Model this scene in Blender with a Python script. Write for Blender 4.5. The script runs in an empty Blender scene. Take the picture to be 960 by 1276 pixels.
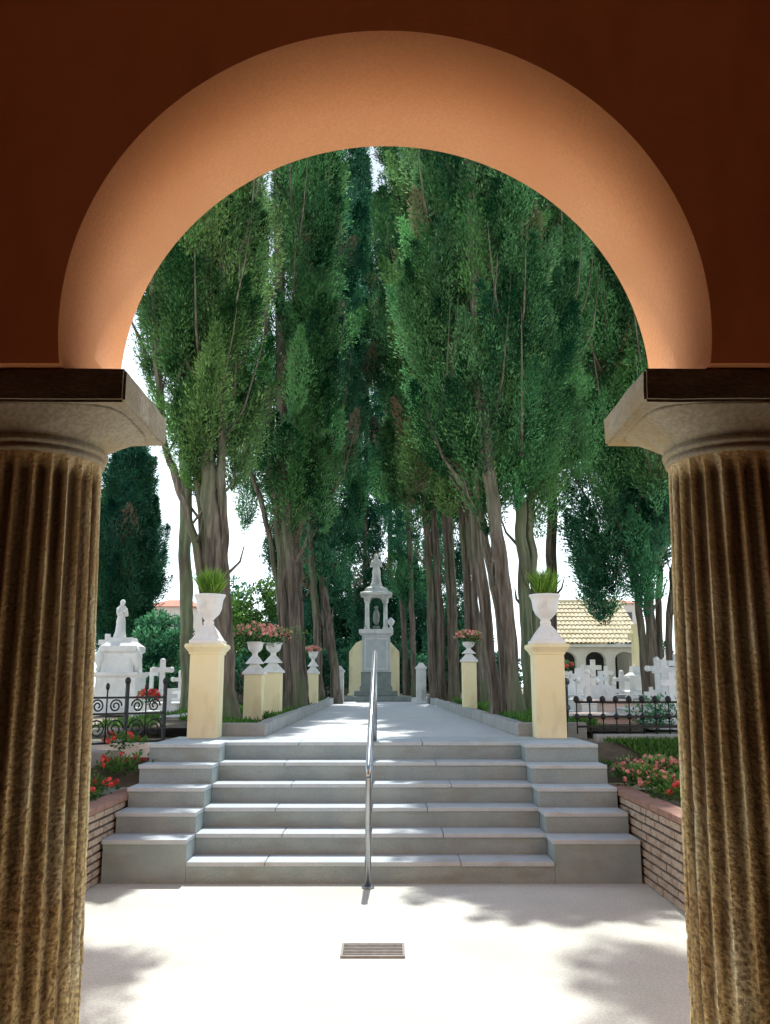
import bpy, bmesh, math, random
import numpy as np
from mathutils import Vector, Matrix, noise
PI = math.pi
random.seed(7); rng = np.random.default_rng(11)
sc = bpy.context.scene
col = sc.collection
H = 1.568; F = 1090.3; TH = math.radians(11.31)
P0 = 1.017                                   # level of the landing above the stairs

def at(x, y, D):                             # photo pixel + distance -> point
    a = (638 - y) / F; b = (x - 481) / F
    d = (b, math.cos(TH) - a * math.sin(TH), math.sin(TH) + a * math.cos(TH))
    t = D / d[1]
    return Vector((t * d[0], D, H + t * d[2]))
def gz(D):                                   # terrace level, rising 1 percent
    return 1.0 + 0.01 * (min(D, 45) - 9.2)
def pxX(x, D): return at(x, 850, D).x

# ---------------------------------------------------------------- materials
MATS = {}
def nt(name):
    m = bpy.data.materials.new(name); m.use_nodes = True
    n = m.node_tree.nodes; l = m.node_tree.links
    MATS[name] = m
    return m, n, l, n['Principled BSDF']
def ramp(n, stops):
    r = n.new('ShaderNodeValToRGB'); e = r.color_ramp.elements
    e[0].position, e[0].color = stops[0][0], (*stops[0][1], 1)
    e[1].position, e[1].color = stops[-1][0], (*stops[-1][1], 1)
    for p, c in stops[1:-1]:
        q = e.new(p); q.color = (*c, 1)
    return r
def noisy(name, c1, c2, scale=6, rough=.85, bump=.3, bscale=60, stretch=(1, 1, 1), c3=None, metallic=0, detail=8, speck=None, bdist=.01, stain=None):
    m, n, l, p = nt(name)
    tc = n.new('ShaderNodeTexCoord'); mp = n.new('ShaderNodeMapping'); mp.inputs['Scale'].default_value = stretch
    l.new(tc.outputs['Object'], mp.inputs[0])
    t = n.new('ShaderNodeTexNoise'); t.inputs['Scale'].default_value = scale; t.inputs['Detail'].default_value = detail
    t.inputs['Roughness'].default_value = .65
    l.new(mp.outputs[0], t.inputs[0])
    st = [(.32, c1), (.68, c2)] if c3 is None else [(.3, c1), (.5, c2), (.7, c3)]
    r = ramp(n, st); l.new(t.outputs[0], r.inputs[0]); out = r.outputs[0]
    if speck:
        v = n.new('ShaderNodeTexNoise'); v.inputs['Scale'].default_value = speck[0]; v.inputs['Detail'].default_value = 3
        l.new(mp.outputs[0], v.inputs[0])
        mr = ramp(n, [(.38, (speck[1],) * 3), (.62, (speck[2],) * 3)]); l.new(v.outputs[0], mr.inputs[0])
        mx = n.new('ShaderNodeMix'); mx.data_type = 'RGBA'; mx.blend_type = 'MULTIPLY'; mx.inputs[0].default_value = 1
        l.new(out, mx.inputs[6]); l.new(mr.outputs[0], mx.inputs[7]); out = mx.outputs[2]
    if stain:                                # (scale, stretch, colour, lo, hi)
        m2 = n.new('ShaderNodeMapping'); m2.inputs['Scale'].default_value = stain[1]; l.new(tc.outputs['Object'], m2.inputs[0])
        v = n.new('ShaderNodeTexNoise'); v.inputs['Scale'].default_value = stain[0]; v.inputs['Detail'].default_value = 6
        l.new(m2.outputs[0], v.inputs[0])
        mr = ramp(n, [(stain[3], (0, 0, 0)), (stain[4], (1, 1, 1))]); l.new(v.outputs[0], mr.inputs[0])
        mx = n.new('ShaderNodeMix'); mx.data_type = 'RGBA'
        l.new(mr.outputs[0], mx.inputs[0]); l.new(out, mx.inputs[6]); mx.inputs[7].default_value = (*stain[2], 1); out = mx.outputs[2]
    l.new(out, p.inputs['Base Color'])
    p.inputs['Roughness'].default_value = rough; p.inputs['Metallic'].default_value = metallic
    if bump:
        b = n.new('ShaderNodeTexNoise'); b.inputs['Scale'].default_value = bscale; b.inputs['Detail'].default_value = 6
        l.new(mp.outputs[0], b.inputs[0])
        bn = n.new('ShaderNodeBump'); bn.inputs['Strength'].default_value = bump; bn.inputs['Distance'].default_value = bdist
        l.new(b.outputs[0], bn.inputs['Height']); l.new(bn.outputs[0], p.inputs['Normal'])
    return m
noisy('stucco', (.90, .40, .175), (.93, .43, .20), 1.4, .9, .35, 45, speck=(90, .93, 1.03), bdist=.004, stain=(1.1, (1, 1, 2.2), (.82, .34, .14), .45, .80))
noisy('stucco_shaded', (.68, .22, .085), (.76, .26, .105), 1.6, .92, .35, 45, bdist=.004, stain=(1.3, (2, 2, .7), (.42, .11, .04), .5, .9))  # darker copy of stucco, the gallery shade is put into its colour
noisy('ceiling', (.55, .45, .35), (.62, .52, .42), 2)
noisy('gallery_tile', (.62, .52, .40), (.72, .62, .50), 3, .7)
noisy('plaza', (.60, .62, .56), (.72, .73, .67), 1.2, .9, .5, 110, speck=(60, .86, 1.05), stain=(.5, (1, 1, 1), (.47, .48, .40), .5, .85))
noisy('path', (.60, .63, .64), (.68, .71, .72), 2, .9, .3, 90, speck=(50, .88, 1.02))
noisy('terrace_soil', (.16, .12, .085), (.34, .29, .22), 1.8, .95, .6, 30, c3=(.10, .13, .05))
noisy('bed_soil', (.07, .055, .035), (.14, .11, .07), 6, .95, .8, 40)
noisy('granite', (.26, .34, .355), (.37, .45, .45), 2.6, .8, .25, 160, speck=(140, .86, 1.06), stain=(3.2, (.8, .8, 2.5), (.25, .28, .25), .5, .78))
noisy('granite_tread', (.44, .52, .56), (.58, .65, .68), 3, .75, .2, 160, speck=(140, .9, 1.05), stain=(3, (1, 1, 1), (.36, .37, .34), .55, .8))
noisy('kerb_stone', (.30, .32, .32), (.44, .45, .43), 4, .85, .4, 90, speck=(90, .85, 1.05))
noisy('cream_paint', (.84, .74, .44), (.90, .81, .53), 3, .85, .2, 90, stain=(5, (1, 1, .35), (.62, .52, .30), .52, .8))
noisy('white_paint', (.74, .74, .72), (.84, .84, .82), 4, .7, .2, 70, stain=(9, (1, 1, .5), (.52, .50, .44), .55, .85))
noisy('marble', (.62, .63, .64), (.78, .78, .77), 5, .55, .15, 70, stain=(6, (1, 1, .4), (.45, .46, .44), .55, .85))
noisy('old_marble', (.56, .58, .58), (.78, .79, .76), 5, .75, .4, 50, stain=(5, (1, 1, .35), (.22, .24, .22), .5, .75))
noisy('monument_grey', (.42, .46, .48), (.56, .58, .60), 6, .7, .2, 80)
noisy('dark_granite', (.17, .20, .20), (.28, .31, .29), 8, .6, .2, 80)
noisy('pink_marble', (.62, .42, .36), (.78, .60, .52), 7, .5, .1, 60)
noisy('iron', (.012, .014, .016), (.03, .032, .034), 20, .55, .3, 90, metallic=.4)
noisy('steel', (.36, .38, .40), (.48, .50, .52), 15, .30, .05, 90, metallic=1)
noisy('grate_metal', (.22, .21, .20), (.34, .32, .30), 20, .6, .2, 90, metallic=.3)
noisy('grate_dark', (.05, .05, .05), (.09, .09, .085), 20, .9)
noisy('pit', (.01, .01, .01), (.02, .02, .02), 20, .9)
noisy('mortar', (.05, .045, .04), (.09, .08, .07), 14, .95, .5, 60)
noisy('brick', (.34, .22, .15), (.52, .42, .32), 9, .9, .6, 60, stretch=(1, 1, 1), c3=(.26, .15, .10), speck=(60, .8, 1.1))
noisy('brick_cap', (.26, .14, .105), (.38, .22, .165), 8, .85, .4, 60)
noisy('roof_wall', (.62, .60, .52), (.74, .72, .64), 3, .9, .2, 60)
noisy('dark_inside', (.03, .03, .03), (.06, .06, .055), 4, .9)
noisy('far_wall', (.62, .55, .50), (.72, .65, .60), .6, .9)
noisy('far_roof', (.50, .20, .13), (.60, .28, .20), 1.5, .9)
noisy('window_dark', (.03, .04, .05), (.06, .07, .08), 3, .3)
noisy('bark', (.030, .023, .018), (.15, .12, .092), 11, .95, 1.0, 20, stretch=(1, 1, .10), c3=(.27, .24, .19), speck=(30, .7, 1.12), bdist=.03, stain=(1.6, (1, 1, .4), (.11, .15, .07), .5, .72))
noisy('bark_green', (.04, .055, .03), (.15, .18, .10), 11, .95, 1.0, 20, stretch=(1, 1, .10), c3=(.23, .23, .16), bdist=.03, stain=(2.2, (1, 1, .4), (.10, .075, .055), .46, .62))
noisy('petal_red', (.62, .05, .04), (.75, .12, .10), 30, .6, 0)
noisy('petal_pink', (.78, .27, .22), (.88, .50, .44), 30, .6, 0)
noisy('cap_stone', (.40, .36, .27), (.52, .48, .38), 4, .9, .6, 40, speck=(70, .8, 1.06), bdist=.006, stain=(2.6, (1, 1, 1.8), (.42, .31, .14), .48, .68))
noisy('cap_stain_shade', (.07, .045, .028), (.17, .115, .07), 5, .95, .6, 30, stretch=(1, 1, 3), speck=(50, .7, 1.1), bdist=.006)  # abacus front: stain, with its shade put into the colour as well
# roof tiles: rows of curved tiles
def tile_mat():
    m, n, l, p = nt('roof_tile')
    t = n.new('ShaderNodeTexNoise'); t.inputs['Scale'].default_value = 2.3
    tc = n.new('ShaderNodeTexCoord'); l.new(tc.outputs['Object'], t.inputs[0])
    r = ramp(n, [(.3, (.66, .57, .37)), (.7, (.82, .74, .54))]); l.new(t.outputs[0], r.inputs[0])
    l.new(r.outputs[0], p.inputs['Base Color']); p.inputs['Roughness'].default_value = .9
tile_mat()
# fluted shaft: weathered sandstone, darker in the grooves
def shaft_mat():
    m, n, l, p = nt('shaft_stone')
    tc = n.new('ShaderNodeTexCoord'); mp = n.new('ShaderNodeMapping'); mp.inputs['Scale'].default_value = (1, 1, .10)
    l.new(tc.outputs['Object'], mp.inputs[0])
    a = n.new('ShaderNodeTexNoise'); a.inputs['Scale'].default_value = 19; a.inputs['Detail'].default_value = 9; l.new(mp.outputs[0], a.inputs[0])
    r = ramp(n, [(.28, (.24, .16, .08)), (.42, (.56, .43, .23)), (.54, (.76, .63, .38)), (.68, (.84, .82, .64))]); l.new(a.outputs[0], r.inputs[0])
    b = n.new('ShaderNodeTexNoise'); b.inputs['Scale'].default_value = 2.4; b.inputs['Detail'].default_value = 6; l.new(tc.outputs['Object'], b.inputs[0])
    rb = ramp(n, [(.48, (0, 0, 0)), (.70, (1, 1, 1))]); l.new(b.outputs[0], rb.inputs[0])
    mx = n.new('ShaderNodeMix'); mx.data_type = 'RGBA'; mx.inputs[7].default_value = (.42, .22, .09, 1)
    mu = n.new('ShaderNodeMath'); mu.operation = 'MULTIPLY'; mu.inputs[1].default_value = .55; l.new(rb.outputs[0], mu.inputs[0])
    l.new(mu.outputs[0], mx.inputs[0]); l.new(r.outputs[0], mx.inputs[6])
    at_ = n.new('ShaderNodeAttribute'); at_.attribute_name = 'groove'
    # groove darkening broken up by noise
    c = n.new('ShaderNodeTexNoise'); c.inputs['Scale'].default_value = 34; c.inputs['Detail'].default_value = 7; l.new(mp.outputs[0], c.inputs[0])
    mm = n.new('ShaderNodeMath'); mm.operation = 'MULTIPLY_ADD'; mm.inputs[1].default_value = .8; mm.inputs[2].default_value = -.40
    l.new(c.outputs[0], mm.inputs[0])
    ad = n.new('ShaderNodeMath'); ad.operation = 'ADD'; l.new(at_.outputs['Fac'], ad.inputs[0]); l.new(mm.outputs[0], ad.inputs[1])
    rg = ramp(n, [(.15, (1.25, 1.25, 1.2)), (.80, (.22, .17, .12))]); l.new(ad.outputs[0], rg.inputs[0])
    m2 = n.new('ShaderNodeMix'); m2.data_type = 'RGBA'; m2.blend_type = 'MULTIPLY'; m2.inputs[0].default_value = 1
    l.new(mx.outputs[2], m2.inputs[6]); l.new(rg.outputs[0], m2.inputs[7])
    g = n.new('ShaderNodeTexNoise'); g.inputs['Scale'].default_value = 75; g.inputs['Detail'].default_value = 5; l.new(tc.outputs['Object'], g.inputs[0])
    gr = ramp(n, [(.38, (.58, .52, .42)), (.50, (1, 1, 1)), (.66, (1.25, 1.22, 1.12))]); l.new(g.outputs[0], gr.inputs[0])
    m3 = n.new('ShaderNodeMix'); m3.data_type = 'RGBA'; m3.blend_type = 'MULTIPLY'
    sx = n.new('ShaderNodeSeparateXYZ'); l.new(tc.outputs['Object'], sx.inputs[0])
    mz_ = n.new('ShaderNodeMapRange'); mz_.inputs[1].default_value = 2.0; mz_.inputs[2].default_value = .9; mz_.inputs[3].default_value = .35; mz_.inputs[4].default_value = 1
    l.new(sx.outputs[2], mz_.inputs[0]); l.new(mz_.outputs[0], m3.inputs[0])
    l.new(m2.outputs[2], m3.inputs[6]); l.new(gr.outputs[0], m3.inputs[7])
    l.new(m3.outputs[2], p.inputs['Base Color']); p.inputs['Roughness'].default_value = .92
    v = n.new('ShaderNodeTexNoise'); v.inputs['Scale'].default_value = 75; v.inputs['Detail'].default_value = 5; l.new(tc.outputs['Object'], v.inputs[0])
    bn = n.new('ShaderNodeBump'); bn.inputs['Strength'].default_value = 1; bn.inputs['Distance'].default_value = .014
    l.new(v.outputs[0], bn.inputs['Height']); l.new(bn.outputs[0], p.inputs['Normal'])
shaft_mat()
def leaf_mat(name, trans=.38):
    m = bpy.data.materials.new(name); m.use_nodes = True; n = m.node_tree.nodes; l = m.node_tree.links
    n.clear(); MATS[name] = m
    o = n.new('ShaderNodeOutputMaterial'); d = n.new('ShaderNodeBsdfDiffuse'); t = n.new('ShaderNodeBsdfTranslucent'); mx = n.new('ShaderNodeMixShader')
    a = n.new('ShaderNodeAttribute'); a.attribute_name = 'tint'
    hs = n.new('ShaderNodeHueSaturation'); hs.inputs['Value'].default_value = 1.3; hs.inputs['Hue'].default_value = .485
    l.new(a.outputs['Color'], d.inputs[0]); l.new(a.outputs['Color'], hs.inputs['Color']); l.new(hs.outputs[0], t.inputs[0])
    mx.inputs[0].default_value = trans; l.new(d.outputs[0], mx.inputs[1]); l.new(t.outputs[0], mx.inputs[2]); l.new(mx.outputs[0], o.inputs[0])
leaf_mat('leaf')
M = MATS

# ---------------------------------------------------------------- object helpers
def props(o, label=None, cat=None, group=None, kind=None):
    if label: o['label'] = label
    if cat: o['category'] = cat
    if group: o['group'] = group
    if kind: o['kind'] = kind
    return o
def thing(name, loc, label, cat, group=None, rz=0):
    o = bpy.data.objects.new(name, None); col.objects.link(o); o.empty_display_size = .1
    o.location = loc; o.rotation_euler.z = rz
    return props(o, label, cat, group)
def obj(name, bm, mat, parent=None, smooth=False, bevel=0, loc=None):
    me = bpy.data.meshes.new(name); bm.normal_update(); bm.to_mesh(me); bm.free()
    mats = mat if isinstance(mat, (list, tuple)) else [mat]
    for q in mats: me.materials.append(M[q])
    if smooth: me.polygons.foreach_set('use_smooth', [True] * len(me.polygons))
    o = bpy.data.objects.new(name, me); col.objects.link(o)
    if parent: o.parent = parent
    if loc: o.location = loc
    if bevel:
        b = o.modifiers.new('bevel', 'BEVEL'); b.width = bevel; b.segments = 2; b.limit_method = 'ANGLE'
    return o
def NB(): return bmesh.new()
def box(bm, x0, x1, y0, y1, z0, z1, mi=0):
    v = [bm.verts.new(p) for p in ((x0, y0, z0), (x1, y0, z0), (x1, y1, z0), (x0, y1, z0), (x0, y0, z1), (x1, y0, z1), (x1, y1, z1), (x0, y1, z1))]
    for f in ((3, 2, 1, 0), (4, 5, 6, 7), (0, 1, 5, 4), (1, 2, 6, 5), (2, 3, 7, 6), (3, 0, 4, 7)):
        g = bm.faces.new([v[i] for i in f]); g.material_index = mi
    return v
def lathe(bm, prof, cx=0, cy=0, seg=24, cap=True, sq=False):
    rings = []
    for r, z in prof:
        rg = []
        for i in range(seg):
            a = 2 * PI * i / seg + (PI / 4 if seg == 4 else 0)
            rr = r * (2 ** .5) if seg == 4 else r
            rg.append(bm.verts.new((cx + rr * math.cos(a), cy + rr * math.sin(a), z)))
        rings.append(rg)
    for a, b in zip(rings, rings[1:]):
        for i in range(seg):
            j = (i + 1) % seg
            bm.faces.new((a[i], a[j], b[j], b[i]))
    if cap:
        bm.faces.new(list(reversed(rings[0]))); bm.faces.new(rings[-1])
def tube(bm, pts, rad, seg=8, flute=0, ph=0, cap=True):
    pts = [Vector(p) for p in pts]; rings = []
    n = len(pts); rad = rad if isinstance(rad, (list, tuple)) else [rad] * n
    up = Vector((0, 1, 0)); prev = None
    for i, p in enumerate(pts):
        t = (pts[min(i + 1, n - 1)] - pts[max(i - 1, 0)]).normalized()
        if prev is None:
            u = t.cross(up)
            if u.length < .1: u = t.cross(Vector((1, 0, 0)))
        else: u = prev - t * prev.dot(t)
        u.normalize(); prev = u; w = t.cross(u)
        rg = []
        for k in range(seg):
            a = 2 * PI * k / seg
            r = rad[i]
            if flute:
                r *= 1 + flute * (.5 * math.sin(5 * a + ph + i * .07) + .35 * math.sin(9 * a + 2 * ph - i * .05) + .4 * noise.noise(Vector((math.cos(a) * 2 + ph, math.sin(a) * 2, i * .12))))
            rg.append(bm.verts.new(p + (u * math.cos(a) + w * math.sin(a)) * r))
        rings.append(rg)
    for a, b in zip(rings, rings[1:]):
        for i in range(seg):
            j = (i + 1) % seg
            bm.faces.new((a[i], a[j], b[j], b[i]))
    if cap:
        bm.faces.new(list(reversed(rings[0]))); bm.faces.new(rings[-1])
def ball(bm, c, r, seg=10, sz=1):
    bmesh.ops.create_uvsphere(bm, u_segments=seg, v_segments=max(6, seg // 2 + 2), radius=r, matrix=Matrix.Translation(c) @ Matrix.Diagonal((1, 1, sz, 1)))
def prism(bm, poly, y0, y1):                 # polygon in x-z extruded in y
    a = [bm.verts.new((x, y0, z)) for x, z in poly]; b = [bm.verts.new((x, y1, z)) for x, z in poly]
    bm.faces.new(a); bm.faces.new(list(reversed(b)))
    n = len(poly)
    for i in range(n):
        j = (i + 1) % n
        bm.faces.new((a[j], a[i], b[i], b[j]))
def recalc(bm): bmesh.ops.recalc_face_normals(bm, faces=bm.faces[:])

# leaf clouds ------------------------------------------------------
def cards_mesh(name, P, Dr, L, W, C, parent, mat='leaf', loc=None):
    """one mesh of small pointed leaf sprays. P base, Dr direction, L length, W width, C colour"""
    n = len(P)
    Dr = Dr / (np.linalg.norm(Dr, axis=1, keepdims=True) + 1e-9)
    S = np.cross(Dr, rng.normal(size=(n, 3))); S /= (np.linalg.norm(S, axis=1, keepdims=True) + 1e-9)
    N = np.cross(Dr, S)
    V = np.empty((n, 4, 3))
    V[:, 0] = P
    V[:, 1] = P + Dr * (L * .45)[:, None] + S * (W * .5)[:, None] + N * (L * .06)[:, None]
    V[:, 2] = P + Dr * L[:, None]
    V[:, 3] = P + Dr * (L * .45)[:, None] - S * (W * .5)[:, None] + N * (L * .06)[:, None]
    me = bpy.data.meshes.new(name)
    me.vertices.add(n * 4); me.vertices.foreach_set('co', V.reshape(-1).astype(np.float32))
    me.loops.add(n * 4); me.loops.foreach_set('vertex_index', np.arange(n * 4, dtype=np.int32))
    me.polygons.add(n); me.polygons.foreach_set('loop_start', np.arange(0, n * 4, 4, dtype=np.int32))
    me.polygons.foreach_set('loop_total', np.full(n, 4, dtype=np.int32))
    at_ = me.color_attributes.new('tint', 'FLOAT_COLOR', 'POINT')
    cc = np.ones((n, 4, 4), dtype=np.float32); cc[:, :, :3] = np.clip(C, 0, 1)[:, None, :]
    at_.data.foreach_set('color', cc.reshape(-1))
    me.materials.append(M[mat]); me.update(calc_edges=True)
    o = bpy.data.objects.new(name, me); col.objects.link(o)
    if parent: o.parent = parent
    if loc: o.location = loc
    return o
GREENS = dict(
    mid=((.010, .066, .030), (.215, .480, .190)),
    warm=((.014, .068, .024), (.270, .480, .165)),
    cool=((.010, .068, .042), (.145, .400, .210)),
    dark=((.008, .050, .034), (.085, .250, .145)),
    fresh=((.05, .13, .035), (.14, .30, .07)))
def flames(lobes, per_m2, leaf, pal, dead=.02):
    leaf = leaf * .74; per_m2 = per_m2 * 1.30
    """cypress foliage: upright flame shaped masses packed round the lobes
    lobes: (cx, cy, z0, z1, R, nflames)"""
    PP = []; DD = []; LL = []; WW = []; CC = []
    lo, hi = [np.array(c) for c in GREENS[pal]]
    for cx, cy, z0, z1, R, nf in lobes:
        nf = int(nf * 1.25)
        for k in range(nf):
            t = rng.random() ** .9
            prof = min(1, .50 + 2.2 * t) * (1 - .62 * max(0, t - .35) / .65) * (.8 + .3 * noise.noise(Vector((cx * 3, t * 5, k * .01))))
            a = rng.uniform(0, 2 * PI); rr = max(.08, R * prof - .28) * rng.uniform(.25, 1.0) ** .5
            L = rng.uniform(.6, 1.7) * (1.1 - .3 * t); fr = rng.uniform(.16, .34) * (R / 1.1) ** .5; tl = rng.uniform(.1, .5)
            b = np.array([cx + rr * math.cos(a), cy + rr * math.sin(a), z0 + t * (z1 - .7 * L - z0) - .35 * L * (t < .2)])
            ax = np.array([math.cos(a) * tl + rng.normal() * .14, math.sin(a) * tl + rng.normal() * .14, 1.0]); ax /= np.linalg.norm(ax)
            u = np.cross(ax, [0, 1, .1]); u /= np.linalg.norm(u); w = np.cross(ax, u)
            n = int(per_m2 * L * fr * 4.2 * rng.uniform(.45, 1.35))
            s = rng.random(n); ph = rng.uniform(0, 2 * PI, n)
            pr = np.sin(PI * np.clip(s, 0.02, .98) ** .75) * (1 + .30 * np.sin(3 * ph + s * 9 + k) + .2 * np.sin(7 * ph - s * 14))
            rad = fr * pr * (.35 + .75 * rng.random(n) ** .5) * np.where(rng.random(n) < .07, rng.uniform(1.1, 1.6, n), 1)
            out = np.cos(ph)[:, None] * u + np.sin(ph)[:, None] * w
            p = b + ax * (s * L)[:, None] + out * rad[:, None] + rng.normal(size=(n, 3)) * .02
            d = out * .55 + ax * .75 + rng.normal(size=(n, 3)) * .33
            tone = np.clip(rng.normal(.42, .30), 0, 1)
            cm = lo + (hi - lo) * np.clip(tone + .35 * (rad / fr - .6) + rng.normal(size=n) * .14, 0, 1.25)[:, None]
            if rng.random() < dead: cm = cm * .25 + np.array([.40, .31, .20]) * .75 * rng.uniform(.6, 1, n)[:, None]
            cm *= rng.uniform(.8, 1.2, (1, 3)) ** np.array([.8, .3, .8])
            PP.append(p); DD.append(d); CC.append(cm)
            LL.append(leaf * rng.uniform(.6, 1.35, n)); WW.append(leaf * .30 * rng.uniform(.6, 1.3, n))
    return np.concatenate(PP), np.concatenate(DD), np.concatenate(LL), np.concatenate(WW), np.concatenate(CC)
def blob_leaves(blobs, per_m2, leaf, pal, updir=.3, wid=.55):
    PP = []; DD = []; LL = []; WW = []; CC = []; lo, hi = [np.array(c) for c in GREENS[pal]]
    for cx, cy, cz, rx, ry, rz in blobs:
        n = int(per_m2 * 4 * (rx * rz + rx * ry + ry * rz)); tone = rng.uniform(.1, .7)
        v = rng.normal(size=(n, 3)); v /= np.linalg.norm(v, axis=1, keepdims=True)
        r = (.45 + .6 * rng.random(n) ** .6)[:, None]
        p = np.array([cx, cy, cz]) + v * r * np.array([rx, ry, rz])
        PP.append(p); DD.append(v + np.array([0, 0, updir]) + rng.normal(size=(n, 3)) * .6)
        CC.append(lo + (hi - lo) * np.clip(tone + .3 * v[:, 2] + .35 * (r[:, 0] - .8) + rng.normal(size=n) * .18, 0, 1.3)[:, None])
        LL.append(leaf * rng.uniform(.6, 1.3, n)); WW.append(leaf * wid * rng.uniform(.7, 1.2, n))
    return np.concatenate(PP), np.concatenate(DD), np.concatenate(LL), np.concatenate(WW), np.concatenate(CC)

def stem(bm, pts, r0, r1, zbase, seg=18, flute=.16, rows=26):
    """pts: world points bottom to top, resampled smoothly"""
    pts = [Vector(p) for p in pts]; out = []; rad = []; ph = random.uniform(0, 9)
    n = len(pts) - 1
    for i in range(rows + 1):
        t = i / rows * n; k = min(int(t), n - 1); f = t - k
        p0 = pts[max(k - 1, 0)]; p1 = pts[k]; p2 = pts[k + 1]; p3 = pts[min(k + 2, n)]
        q = .5 * ((2 * p1) + (p2 - p0) * f + (2 * p0 - 5 * p1 + 4 * p2 - p3) * f * f + (3 * p1 - p0 - 3 * p2 + p3) * f ** 3)
        q += Vector((noise.noise(Vector((ph, i * .3, 0))), noise.noise(Vector((ph, 5, i * .3))), 0)) * .04
        out.append(q); u = i / rows
        rad.append((r0 + (r1 - r0) * u) * (1 + .55 * max(0, 1 - u * 9) ** 2) * (1 + .12 * noise.noise(Vector((ph, i * .5, 7)))))
    tube(bm, out, rad, seg, flute, ph)

def cypress(label, D, stems, lobes, leaf, dens, pal, bark='bark', name='cypress_tree', group='cypresses lining the avenue', dead=.035):
    """stems: list of (list of (px, y), r0px, r1px); the last point carries on to z top; lobes: (px, ybottom, ztop, halfwidth px, nflames, dD)"""
    g = gz(D) + .05
    bx = sum(s[0][0][0] for s in stems) / len(stems)
    base = Vector((pxX(bx, D), D, g))
    T = thing(name, base, label, 'tree', group)
    bm = NB(); k = D / F
    for pts, r0, r1, top in stems:
        dd = random.uniform(-.25, .25)
        W = []
        for i, (x, y) in enumerate(pts):
            q = at(x, y, D + dd)
            if i == 0: q.z = g - .08
            W.append(q - base)
        last = W[-1].copy(); prev = W[-2]
        dirn = (last - prev) / max(.1, (last - prev).z)
        W.append(last + dirn * .6 * (top - g - last.z) * .5 + Vector((0, 0, (top - g - last.z) * .5)) * 1.0)
        W.append(Vector((W[-1].x + dirn.x * .1, W[-1].y, top - g)))
        stem(bm, W, r0 * k * .66, r1 * k * .8, 0, seg=30, rows=60, flute=.24)
        # short dead snags and side branches
        for j in range(4):
            h = random.uniform(.35, .8); i = int(h * (len(W) - 2)); p = W[i].lerp(W[i + 1], random.random())
            a = random.uniform(0, 2 * PI); L = random.uniform(.3, .9)
            e = p + Vector((math.cos(a) * L * .6, math.sin(a) * L * .6, L))
            tube(bm, [p, p.lerp(e, .5) + Vector((math.cos(a), math.sin(a), 0)) * .08, e], [r0 * k * .22, r0 * k * .14, .008], 6)
    for px, yb, zt, hw, nf, dD in lobes:                 # bare grey twigs running up through the foliage
        if D > 20: break
        c = at(px, yb, D + dD); cz = c.z - g; R_ = hw * (D + dD) / F
        for j in range(nf // 9):
            a = random.uniform(0, 2 * PI); z = random.uniform(cz, max(cz + .5, zt - g - 2.5)); L = random.uniform(.7, 1.9)
            p = Vector((c.x - base.x + .25 * R_ * math.cos(a), dD + .25 * R_ * math.sin(a), z)); e = p + Vector((math.cos(a) * R_ * .85, math.sin(a) * R_ * .85, L))
            m_ = p.lerp(e, .5) + Vector((math.cos(a) * .10, math.sin(a) * .10, -.08))
            tube(bm, [p, m_, e, e + (e - m_) * .35 + Vector((0, 0, .15))], [.028, .018, .009, .003], 5)
    obj('trunk', bm, bark, T, smooth=True)
    LB = []
    for px, yb, zt, hw, nf, dD in lobes:
        c = at(px, yb, D + dD)
        LB.append((c.x - base.x, dD, c.z - g, zt - g, hw * (D + dD) / F, nf))
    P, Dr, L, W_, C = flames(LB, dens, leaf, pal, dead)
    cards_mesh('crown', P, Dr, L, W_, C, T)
    return T

# ---------------------------------------------------------------- the gallery and its arch
AX = 1.224; NEAR = 2.667; FAR = 3.333; SPR = 2.59
def arch_wall():
    bm = NB(); c = 2.755; r = 1.062; n = 72
    a0 = math.asin((SPR - c) / r)
    arc = [(r * math.cos(a), c + r * math.sin(a)) for a in [a0 + (PI - 2 * a0) * i / n for i in range(n + 1)]]   # right to left
    X1 = 5.2; T = 4.6; E = 1.5
    def ring(y, f):
        lo = [bm.verts.new((f * 1, 0, 0)) for f in ()]
        return [bm.verts.new((x, y, z)) for x, z in arc]
    A = ring(NEAR, 1); B = ring(FAR, 1)
    for i in range(n):                                     # soffit
        f = bm.faces.new((A[i], A[i + 1], B[i + 1], B[i])); f.material_index = 0; f.smooth = True
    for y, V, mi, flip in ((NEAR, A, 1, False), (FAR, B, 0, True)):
        top = [bm.verts.new((1.35 * (1 - 2 * i / n), y, T)) for i in range(n + 1)]
        for i in range(n):
            q = (V[i + 1], V[i], top[i], top[i + 1]) if not flip else (V[i], V[i + 1], top[i + 1], top[i])
            f = bm.faces.new(q); f.material_index = mi
        for s, e in ((1, 0), (-1, n)):
            p = [V[e], bm.verts.new((s * E, y, SPR)), bm.verts.new((s * E, y, 0)), bm.verts.new((s * X1, y, 0)), bm.verts.new((s * X1, y, T)), top[e]]
            if (s == -1) != flip: p.reverse()
            f = bm.faces.new(p); f.material_index = mi
    for s, e in ((1, 0), (-1, n)):                         # underside beside the capital, pier jamb
        x = arc[e][0]
        bm.faces.new([bm.verts.new(p) for p in ((x, NEAR, SPR), (s * E, NEAR, SPR), (s * E, FAR, SPR), (x, FAR, SPR))])
        bm.faces.new([bm.verts.new(p) for p in ((s * E, NEAR, 0), (s * E, FAR, 0), (s * E, FAR, SPR), (s * E, NEAR, SPR))])
    bmesh.ops.remove_doubles(bm, verts=bm.verts[:], dist=1e-5)
    return bm
G = thing('arcade', (0, 3, 0), 'terracotta plastered arcade wall with a wide round arch framing the view', 'arcade')
o = obj('arch_wall', arch_wall(), ['stucco', 'stucco_shaded'], G); o.location = (0, -3, 0)
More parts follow.
